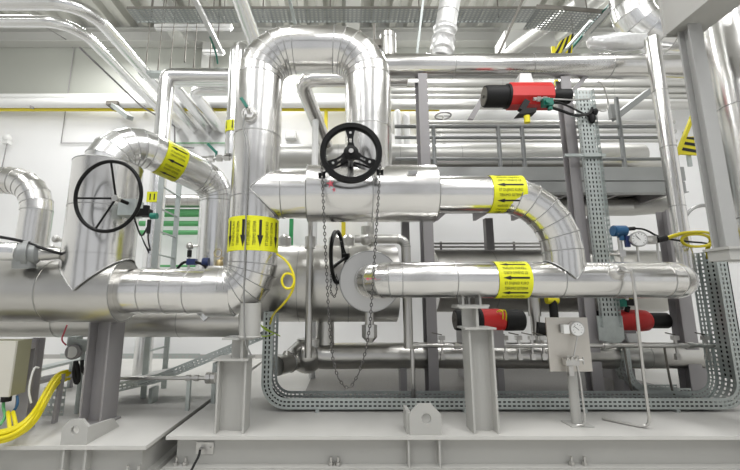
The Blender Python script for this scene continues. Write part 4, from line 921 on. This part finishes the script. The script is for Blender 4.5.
o = MB().tube([(-4.95, 6.4, ZA - .08), (-4.95, 8.6, ZA - .08), (-4.4, 9.2, ZA - .3), (-4.4, 9.3, ZA - .8), (-3.9, 9.3, ZA - .85)], .02, .06, nb=3, n=10, joint=False, sharp=False).build('edge_shadow_line', 'post'); tag(o, 'thin dark line with bends, the edge shadow under the bright roof pipes', 'pipe')  # dark tube standing in for the edge shadow below the pipes
# wall runs
opipe('thick white pipe along the rear wall below the grey upper sheet', [(-10.9, 9.6, Zat(103, 9.6)), (10.9, 9.6, Zat(103, 9.6))], .13, 0, ('white', 'white'), 'wall_pipe')
opipe('thinner white pipe along the rear wall just above the thick white one', [(-10.9, 9.62, Zat(96.5, 9.62)), (10.9, 9.62, Zat(96.5, 9.62))], .075, 0, ('white', 'white'), 'wall_pipe')
t = T('gas_pipe', 'yellow gas pipe along the rear wall under the white wall pipes', 'pipe', (0, 9.75, 6.6))
zg = Zat(109.5, 9.75); b = MB(); b.tube([(-10.9, 9.75, zg), (2.6, 9.75, zg)], .05, n=12); b.build('main', 'ypipe', t)
for px in (326, 347, 420):
    xx = Xat(px, 9.75, zg - .4); b = MB(); b.tube([(xx, 9.75, zg), (xx, 9.75, zg - 1.6)], .05, n=10); b.build('drop', 'ypipe', t)
for k, (px, py) in enumerate(((36, 111), (146, 110))):
    q = P(px, py, 9.9); t = T('pipe_bracket', ('small grey wall arm under the yellow gas pipe, left one', 'small grey wall arm under the yellow gas pipe, near the tagged riser')[k], 'bracket', q)
    b = MB(); b.bar(q + V((-.12, .0, .06)), q + V((.18, -.35, -.05)), .09, .07); b.build('arm', 'post', t)
q0, q1 = P(113, 105, 9.5), P(130, 118, 8.6)
t = T('emergency_light', 'grey slanted lamp arm on the rear wall above the upright branch', 'lamp', q0)
b = MB(); b.bar(q0, q1, .14, .10); b.build('arm', 'galv', t); b = MB(); b.box(q0 + V((.02, .1, .02)), (.3, .4, .12)); b.build('mount', 'rod', t)
# wall conduit lines
o = MB().wire([P(38, 20, 8.2), P(47, 28, 9.0), P(70, 42, 9.9), P(74, 50, 9.94), P(68, 93, 9.95), P(61, 143, 9.96), (P(152, 144, 9.96).x, 9.96, Zat(143, 9.96))], .012, smooth=0).build('wall_conduit', 'post'); tag(o, 'thin dark conduit zigzagging down the left of the rear wall', 'conduit')
o = MB().wire([(Xat(170, 9.96, 5.6), 9.96, Zat(143, 9.96)), (Xat(236, 9.96, 5.6), 9.96, Zat(143, 9.96))], .015).build('wall_conduit', 'greenp'); tag(o, 'thin greenish horizontal line on the rear wall above the drain valve', 'conduit')
q = P(7, 138, 9.8); t = T('wall_sensor', 'small pale sensor on the rear wall at far left with a thin conduit below', 'sensor', q)
b = MB(); b.sphere(q, .11, 14); b.box(q - V((0, -.02, .12)), (.16, .14, .1)); b.build('head', 'dial', t); b = MB(); b.cyl(q - V((0, -.03, .1)), q - V((.1, -.03, 2.2)), .014, n=8); b.build('conduit', 'post', t)
q = P(291, 136, 9.85); t = T('wall_box', 'small pale grey box on the white rear wall beneath the arch', 'junction box', q)
b = MB(); b.box(q, (.3, .2, .2)); b.build('housing', 'post2', t); b = MB(); b.box(q + V((.0, -.103, 0)), (.22, .01, .13)); b.build('cover', 'dial', t)
# green pipes and grey duct on rear wall, left
for k, (py, r_) in enumerate(((213, .105), (223.5, .07), (232.5, .06))):
    zz = Zat(py, 9.5); o = MB().cyl((Xat(140, 9.5, zz), 9.5, zz), (Xat(207, 9.5, zz), 9.5, zz), r_, n=20).build('green_pipe', 'greenp'); tag(o, ('uppermost and thickest', 'middle', 'lowest')[k] + ' of three green pipes on the rear wall behind the ladder', 'pipe')
zz = Zat(201, 9.4); o = MB().tube([(Xat(150, 9.4, zz), 9.4, zz), (Xat(210, 9.4, zz), 9.4, zz)], .17, n=24, ss=.25).build('grey_duct', A2); tag(o, 'dull ribbed duct above the three green pipes behind the ladder', 'duct')
zz = Zat(266, 9.6); o = MB().cyl((Xat(150, 9.6, zz), 9.6, zz), (Xat(205, 9.6, zz), 9.6, zz), .03, n=10).build('green_pipe', 'greenp'); tag(o, 'thin green line low on the rear wall behind the ladder', 'pipe')
t = T('wall_tray', 'long slotted tray low along the rear wall at left', 'cable tray', (-4, 9.6, .3))
z0 = Zat(357, 9.6); b = MB(); x0, x1 = Xat(60, 9.6, z0), Xat(200, 9.6, z0); nn = int((x1 - x0) / .16)
slotted(b, lambda i, j: V((x0 + (x1 - x0) * i / nn, 9.6, z0 - .06 + .14 * j)), nn, 1, .5, .3); b.bb((x0, 9.6, z0 - .09), (x1, 9.75, z0 - .06)); b.build('tray_body', 'galv', t)
# hanger rods under the roof
for k, (px, p0, p1) in enumerate(((149, 33, 66), (161.5, 31, 74), (173.5, 31, 74), (187, 30, 62), (194.5, 56, 74), (212, 32, 72))):
    a_ = P(px, p0, 7.3); tag(MB().cyl((a_.x, 7.3, Zat(p1, 7.3)), (a_.x, 7.3, 9.0), .010, n=8).cyl((a_.x, 7.3, Zat(p1, 7.3)), (a_.x, 7.3, Zat(p1, 7.3) + .35), .018, n=8).build('hanger_rod', 'rod'), 'thin threaded hanger rod in the row under the roof left of the bright riser', 'hanger rod', 'hanger rods at upper left')
o = MB().bb((-4.3, 7.2, Zat(75, 7.3) - .02), (-2.7, 7.4, Zat(75, 7.3) + .04)).build('hanger_channel', 'galv'); tag(o, 'galvanised channel at the foot of the thin hanger rods', 'channel')
# a white roof beam in batten form, then the short batten lamp
for k, (x0, x1, py, y, lb) in enumerate(((155, 232, 29.5, 7.8, 'long white beam under the roof at upper left'), (203, 224, 54.5, 8.6, 'short white batten lamp left of the thin bright riser'))):
    zz = Zat(py, y); t = T('roof_batten', lb, 'ceiling light', (Xat(x0, y, zz), y, zz))
    xa_, xb_ = Xat(x0, y, zz), Xat(x1, y, zz); b = MB(); b.bb((xa_, y - .06, zz + .03), (xb_, y + .06, zz + .10)); b.build('housing', 'white', t)
    b = MB(); b.cyl((xa_ + .03, y, zz), (xb_ - .03, y, zz), .035, n=12); b.build('tube', 'white', t)
    for xx in (xa_ + .2, xb_ - .2): b = MB(); b.cyl((xx, y, zz + .1), (xx, y, 9.2), .01, n=6); b.build('suspension', 'rod', t)
# ================================================================== OVERHEAD TRAYS AND DIAGONALS
t = T('mesh_tray', 'perforated galvanised cable tray spanning high across the picture', 'cable tray', (-3, 5.8, 6.5))
ZT_ = 6.5; xa_, xb_ = Xat(128, 5.9, ZT_), Xat(538, 5.9, ZT_); nn = int((xb_ - xa_) / .075)
b = MB(); slotted(b, lambda i, j: V((xa_ + (xb_ - xa_) * (i + .5 * (j % 2) * 0) / nn, 5.86 + .042 * j, ZT_)), nn, 8, .5, .4); b.build('base_plate', 'meshgrey', t)
for y in (5.86, 5.86 + 8 * .042): b = MB(); b.bb((xa_, y - .004, ZT_ - .0), (xb_, y + .004, ZT_ + .045)); b.build('side_rail', 'rod' if y < 5.9 else 'galv', t)
for px in (150, 262, 330, 420, 500):
    xx = Xat(px, 6, ZT_); b = MB(); b.cyl((xx, 6.06, ZT_), (xx, 6.06, 9.1), .012, n=6); b.build('suspension', 'rod', t)
t = T('mesh_tray', 'perforated galvanised tray stepping lower, beside the black and yellow hazard panel at top right', 'cable tray', (2.6, 5.6, 6.1))
pa = [V((xb_ - .05, 5.86, ZT_)), V((xb_ + .35, 5.75, ZT_ - .12)), V((Xat(611, 5.75, 6.1), 5.75, ZT_ - .2))]
q = chain_pts(pa, 20); b = MB(); slotted(b, lambda i, j: q[min(int(i), 19)].lerp(q[min(int(i), 19) + 1], i - min(int(i), 19)) + V((0, .055 * j, 0)), 20, 9, .5, .4); b.build('base_plate', 'meshgrey', t)
b = MB()
for p_, q_ in zip(pa, pa[1:]): b.bar(p_ + V((0, 0, .04)), q_ + V((0, 0, .04)), .012, .08, up=(0, 0, 1))
b.build('side_rail', 'rod', t)
b = MB(); xx = pa[2].x - .2; b.cyl((xx, 6, ZT_ - .2), (xx, 6, 9.1), .012, n=6); b.build('suspension', 'rod', t)
for k, (x_, y0_, y1_, lb) in enumerate(((-2.49, 5.0, 6.9, 'teal-edged narrow cable duct running back under the roof at upper left'), (4.42, 5.4, 6.8, 'teal-edged narrow cable duct running back under the roof at upper right'))):
    t = T('cable_duct', lb, 'cable duct', (x_, y0_, 6.4)); zt_ = 6.36 if k == 0 else 6.3
    b = MB(); b.bb((x_ - .03, y0_, zt_), (x_ + .05, y1_, zt_ + .07)); b.build('duct_body', 'white', t)
    b = MB(); b.bb((x_ - .04, y0_, zt_ + .02), (x_ - .03, y1_, zt_ + .05)); b.wire([(x_ - .04, y1_ - .5, zt_), (x_ - .06, y1_ - .1, zt_ - .04), (x_ - .05, y1_, zt_ - .22)], .018, smooth=1); b.build('cable', 'teal', t)
    b = MB(); b.cyl((x_, y1_ - .2, zt_ + .07), (x_, y1_ - .2, 9.1), .01, n=6); b.build('suspension', 'rod', t)
opipe('broad bright pipe slanting back from the top edge to behind the arch', [P(233, -25, 4.6), P(237, -10, 5.0), P(256, 45, 6.0), P(262, 62, 6.5)], .13, 0)
q0, q1 = P(548, 62, 6.6), P(566, 33, 6.6)
opipe('slim roof pipe behind the arch bending into a slanting drop', [(1.0, 5.65, 5.03), (Xat(300, 5.65, 5.03), 5.65, 5.03), P(326, 145, 6.75)], .125, .16, ('alu', 'seam'), nb=4)
o = MB().cyl((Xat(315, 6.2, 4.0), 6.2, .3), (Xat(315, 6.2, 4), 6.2, Zat(116, 6.2)), .055, n=16).build('stand_pipe', 'white'); tag(o, 'thin white upright behind the chain wheel, meeting the slanting drop', 'pipe')
o = MB().bar(P(527, -10, 5.6), P(499, 53, 5.75), .04, .04).build('diagonal_strut', 'rod'); tag(o, 'thin dark diagonal strut between the wrapped pipe and the hazard panel', 'strut')
tag(MB().bar(P(424, -8, 5.6), P(417, 54, 5.7), .035, .035).build('diagonal_strut', 'galv'), 'thin grey strut just left of the wrapped pipe', 'strut')
tag(MB().bar(P(288, -8, 5.3), P(295, 24, 5.7), .05, .04).build('diagonal_strut', 'galv'), 'thin pale strut rising from the left end of the arch top', 'strut')
# ducts in upper right roof
for k, (px0, py0, px1, py1, r_, lb) in enumerate(((580, 2, 508, 53, .14, 'bright roof pipe slanting back behind the hazard panel, left one'), (604, -6, 558, 34, .13, 'bright roof pipe slanting back behind the hazard panel, right one'))):
    opipe(lb, [P(px0, py0, 6.3), P(px1, py1, 8.2)], r_, 0, ('backclad', 'seam'))
o = MB().bb((Xat(500, 8.4, 7), 8.0, Zat(52, 8.2)), (Xat(548, 8.4, 7), 8.6, Zat(36, 8.2))).build('air_duct', 'beam'); tag(o, 'pale square duct under the roof right of the wrapped pipe', 'duct')
# hazard panels
def hazard(lb, pts, y, n):
    t = T('hazard_panel', lb, 'hazard panel', P(*pts[0], y)); w = [P(px, py, y) for px, py in pts]
    b = MB(); b.prism(w, (0, 1, 0), .03); pl = b.build('panel', 'hazy', t)
    return t, w
def stripes(t, w, n, m0, m1, slant=.5):
    """w: quad (bl, br, tr, tl); black slanted stripes clipped to the quad"""
    b = MB(); bl, br, tr, tl = w; y = V((0, -.004, 0))
    f = lambda u, v_: (bl.lerp(br, u)).lerp(tl.lerp(tr, u), v_) + y
    for k in range(n):
        u0 = k / n + .08; du = .5 / n
        b.face([b.v(f(u0, 0)), b.v(f(u0 + du, 0)), b.v(f(min(1, u0 + du + slant / n), 1)), b.v(f(min(1, u0 + slant / n), 1))])
    b.build('stripes', 'ink', t, label='black slanted stripes')
t, w = hazard('black and yellow striped panel standing above the long high pipe', [(553, 54), (572, 54), (573.5, 33), (560, 41)], 5.9, 4)
stripes(t, [w[0], w[1], w[2], w[3]], 3, 0, 0, .35)
b = MB(); q = P(563, 52, 5.9); b.bb((q.x - .02, 5.15, q.z - .03), (q.x + .02, 5.9, q.z + .01)); b.build('arm', 'galv', t)
b = MB(); x_ = Xat(556, 5.9, 5.5); b.bb((x_ - .03, 5.93, Zat(86, 5.95)), (x_ + .03, 5.96, Zat(45, 5.9))); b.build('yellow_post', 'hazy', t)
t, w = hazard('black and yellow striped panel left of the tall near post', [(677, 154), (699, 155), (699, 136), (684, 137)], 5.9, 4)
stripes(t, [w[1], w[2], w[3], w[0]], 3, 0, 0, .5)
b = MB(); b.bar(P(677, 155, 5.88), P(693, 115, 5.88), .05, .05); b.bar(P(690, 118, 5.88), P(700, 118, 5.88), .04, .04); b.build('yellow_post', 'hazy', t)
b = MB(); x_ = Xat(690, 5.9, 4); b.bb((x_ - .03, 5.94, 3.66), (x_ + .03, 5.97, Zat(130, 5.9))); b.build('back_post', 'galv', t)

# ================================================================== PLATFORM
t = T('platform', 'steel walkway platform with a two-tier fascia in the right background', 'platform', (1.0, 6, 3.2))
x0, x1 = .75, 5.6; z1, zm, z0 = Zat(167.5, 6), Zat(181, 6), Zat(192, 6)
b = MB(); b.bb((x0, 6, zm + .01), (x1, 6.03, z1)); b.bb((x0, 6.0, z1), (x1, 6.25, z1 + .012)); b.build('upper_fascia', 'fascia', t)
b = MB(); b.bb((x0, 6.02, z0), (x1, 6.05, zm)); b.bb((x0, 5.98, z0 - .01), (x1, 6.14, z0 + .005)); b.build('lower_fascia', 'fascia', t)
b = MB(); b.bb((x0, 6.05, zm - .02), (x1, 8.3, zm + .02)); b.build('deck', 'grate', t)
for k in range(6): xx = x0 + .4 + k * .85; b = MB(); b.bb((xx, 6.06, z0), (xx + .06, 8.3, zm - .02)); b.build('joist', 'post', t)
for xx in (1.3, 3.1, 5.3): b = MB(); b.bb((xx - .08, 8.0, .3), (xx + .08, 8.16, z0)); b.build('column_leg', 'post', t)
t = T('guard_rail', 'grey tubular guard rail along the platform edge in the right background', 'railing', (1, 6.1, z1))
zr1, zr2 = Zat(126.5, 6.1), Zat(137.5, 6.1)
b = MB(); b.cyl((.85, 6.1, zr1), (5.6, 6.1, zr1), .033, n=14); b.build('top_rail', 'railgrey', t)
b = MB(); b.cyl((.85, 6.1, zr2), (5.6, 6.1, zr2), .028, n=14); b.build('middle_rail', 'railgrey', t)
b = MB(); zz = Zat(159, 6.1); b.cyl((.85, 6.1, zz), (5.6, 6.1, zz), .028, n=14); b.build('bottom_rail', 'railgrey', t)
for px in (434, 499, 523, 622):
    xx = Xat(px, 6.1, 4.1); b = MB(); b.cyl((xx, 6.1, z1 + .01), (xx, 6.1, zr1 if px != 622 else Zat(98, 6.1)), .036, n=12); b.build('rail_post', 'railgrey', t)
opipe('thick cream clad pipe running behind the guard rail', [(Xat(278, 7.1, 4.3), 7.1, 4.28), (5.8, 7.1, 4.28)], .235, 0, ('backclad', 'seam'), 'clad_pipe', ss=1.2)
opipe('lower clad pipe behind the guard rail, just above the platform fascia', [(Xat(436, 6.7, 3.8), 6.7, Zat(163, 6.7)), (5.8, 6.7, Zat(163, 6.7))], .10, 0, ('alu2', 'seam'), 'clad_pipe', ss=1.2)
opipe('clad pipe under the platform, above the white wall band', [(3.3, 7.0, Zat(207, 7.0)), (5.4, 7.0, Zat(207, 7.0)), (5.9, 6.6, Zat(203, 6.6))], .17, 0, ('backclad', 'seam'), 'clad_pipe', ss=1.4)
nm = ('uppermost', 'second', 'third', 'lowest')
for k, (py, r_) in enumerate(((83.5, .10), (91, .075), (96.5, .065), (105.5, .10))):
    zz = Zat(py, 8.8); opipe(nm[k] + ' of four slim pipes along the back, between the arch and the upper red actuator', [(Xat(391, 8.8, zz), 8.8, zz), (9.5, 8.8, zz)], r_, 0, ('backclad', 'seam'), 'back_pipe', ss=2.5)
for k, (py, r_) in enumerate(((122.5, .045), (131.5, .045), (141, .035))):
    zz = Zat(py, 8.0); opipe(('top', 'middle', 'bottom')[k] + ' of three thin pipes seen just behind the guard rail', [(Xat(428, 8, zz), 8.0, zz), (7.4, 8.0, zz)], r_, 0, ('backclad', 'seam'), 'back_pipe')
t = T('rack_bracket', 'grey pipe rack bracket with a slanted brace behind the upper red actuator', 'bracket', P(482, 115, 8.6))
b = MB(); b.bar(P(470, 120, 8.6), P(484, 96, 8.6), .14, .12); b.build('brace', 'post', t)
t = T('rack_bracket', 'grey pipe rack bracket with a slanted brace left of the slender riser', 'bracket', P(625, 113, 7.6))
b = MB(); b.bar(P(614, 118, 7.4), P(648, 92, 7.8), .13, .12); b.build('brace', 'railgrey', t); b = MB(); b.box(P(613, 112, 7.4), (.14, .1, .3)); b.build('box', 'railgrey', t)
o = MB().wire([P(598, 82, 4.95), P(602, 83, 5.0), P(607, 95, 5.1), P(609, 108, 5.2), P(604, 112, 5.1), P(596, 109, 5.0)], .012, smooth=2).build('thin_tube', 'steel'); tag(o, 'thin looping tube beside the top of the narrow upright tray', 'tube')
for k, px in enumerate((398, 407)):
    o = MB().tube([(Xat(px, 7.6, 4.9), 7.6, Zat(150, 7.6)), (Xat(px, 7.6, 4.9), 7.6, Zat(111 + k * 4, 7.6)), (Xat(px, 7.6, 4.9) + .05, 8.6, Zat(111 + k * 4, 7.6))], .07, .1, n=16, joint=False, sharp=False, nb=5).build('short_riser', ['white', 'white']); tag(o, ('short white riser in the gap right of the arch, left one', 'short white riser in the gap right of the arch, right one')[k], 'pipe')
q = P(443, 116, 8.8); t = T('background_valve', 'small valve with a flat handwheel in the background right of the tall middle post', 'valve', q)
b = MB(); b.torus(q, (0, 0, 1), .19, .02, 24, 6); b.bar(q - V((.19, 0, 0)), q + V((.19, 0, 0)), .02, .02); b.build('wheel', 'post', t); b = MB(); b.cyl(q, q - V((0, 0, .5)), .025, n=8); b.cyl(q - V((.02, 0, .35)), q - V((.02, 0, .75)), .07, n=12); b.build('stem', 'steel', t)
# thin pipes on the white band behind the lower run
for k, py in enumerate((243.5, 247, 250.5)):
    zz = Zat(py, 8.2); tag(MB().cyl((Xat(430, 8.2, zz), 8.2, zz), (Xat(600, 8.2, zz), 8.2, zz), .022, n=10).build('conduit_line', 'steel'), ('top', 'middle', 'bottom')[k] + ' of three thin conduits on the white band between the two right runs', 'conduit')
for k, px in enumerate((441, 515)):
    zz = Zat(247, 8.15); tag(MB().bb((Xat(px, 8.15, zz), 8.23, zz - .13), (Xat(px + 2, 8.15, zz), 8.25, zz + .13)).build('conduit_clamp', 'post'), ('left clamp on the three thin conduits', 'right clamp on the three thin conduits')[k] + ' on the white band', 'clamp')
M_ = None
# ================================================================== LIGHT
def area(name, loc, size, sy, power, rot=(0, 0, 0), col=(1, 1, 1)):
    d = bpy.data.lights.new(name, 'AREA'); d.shape = 'RECTANGLE'; d.size = size; d.size_y = sy; d.energy = power; d.color = col
    o = bpy.data.objects.new(name, d); COL.objects.link(o); o.location = loc; o.rotation_euler = rot; return o
for i, (x, y) in enumerate(((-5.5, 1.5), (-1.5, 1.5), (2.6, 1.5), (6, 1.5), (-6, 8.2), (-2.2, 8.6), (2.3, 8.4), (6.5, 8.4), (-3.5, -2.5), (1, -2.5), (5, -2.5))):
    area('ceiling_lamp', (x, y, 8.3), .5, 3.2 if y < 6 else 1.6, 85 if y < 6 else 92)
for i, (x, y, z, e) in enumerate(((-4, .5, 6.8, 60), (0, .2, 6.8, 60), (4, .5, 6.8, 60), (-7, 6.6, 7.9, 80), (7.2, 6.6, 7.9, 80), (-1.9, 7.7, 7.6, 50), (2.6, 7.7, 7.4, 50))):
    d = bpy.data.lights.new('ceiling_fill', 'POINT'); d.energy = e; d.shadow_soft_size = .35  # unseen point light added to brighten the ceiling
    o = bpy.data.objects.new('ceiling_fill', d); COL.objects.link(o); o.location = (x, y, z)
w = bpy.data.worlds.new('world'); scene.world = w; w.use_nodes = True
w.node_tree.nodes['Background'].inputs[0].default_value = (.95, .97, 1, 1); w.node_tree.nodes['Background'].inputs[1].default_value = .45
vs = scene.view_settings; vs.view_transform = 'Standard'; vs.look = 'None'; vs.gamma = 1; vs.use_curve_mapping = False; vs.exposure = .58
scene.cycles.use_denoising = True; scene.cycles.max_bounces = 8; scene.cycles.glossy_bounces = 5; scene.cycles.diffuse_bounces = 4
scene.cycles.caustics_reflective = False; scene.cycles.sample_clamp_indirect = 6
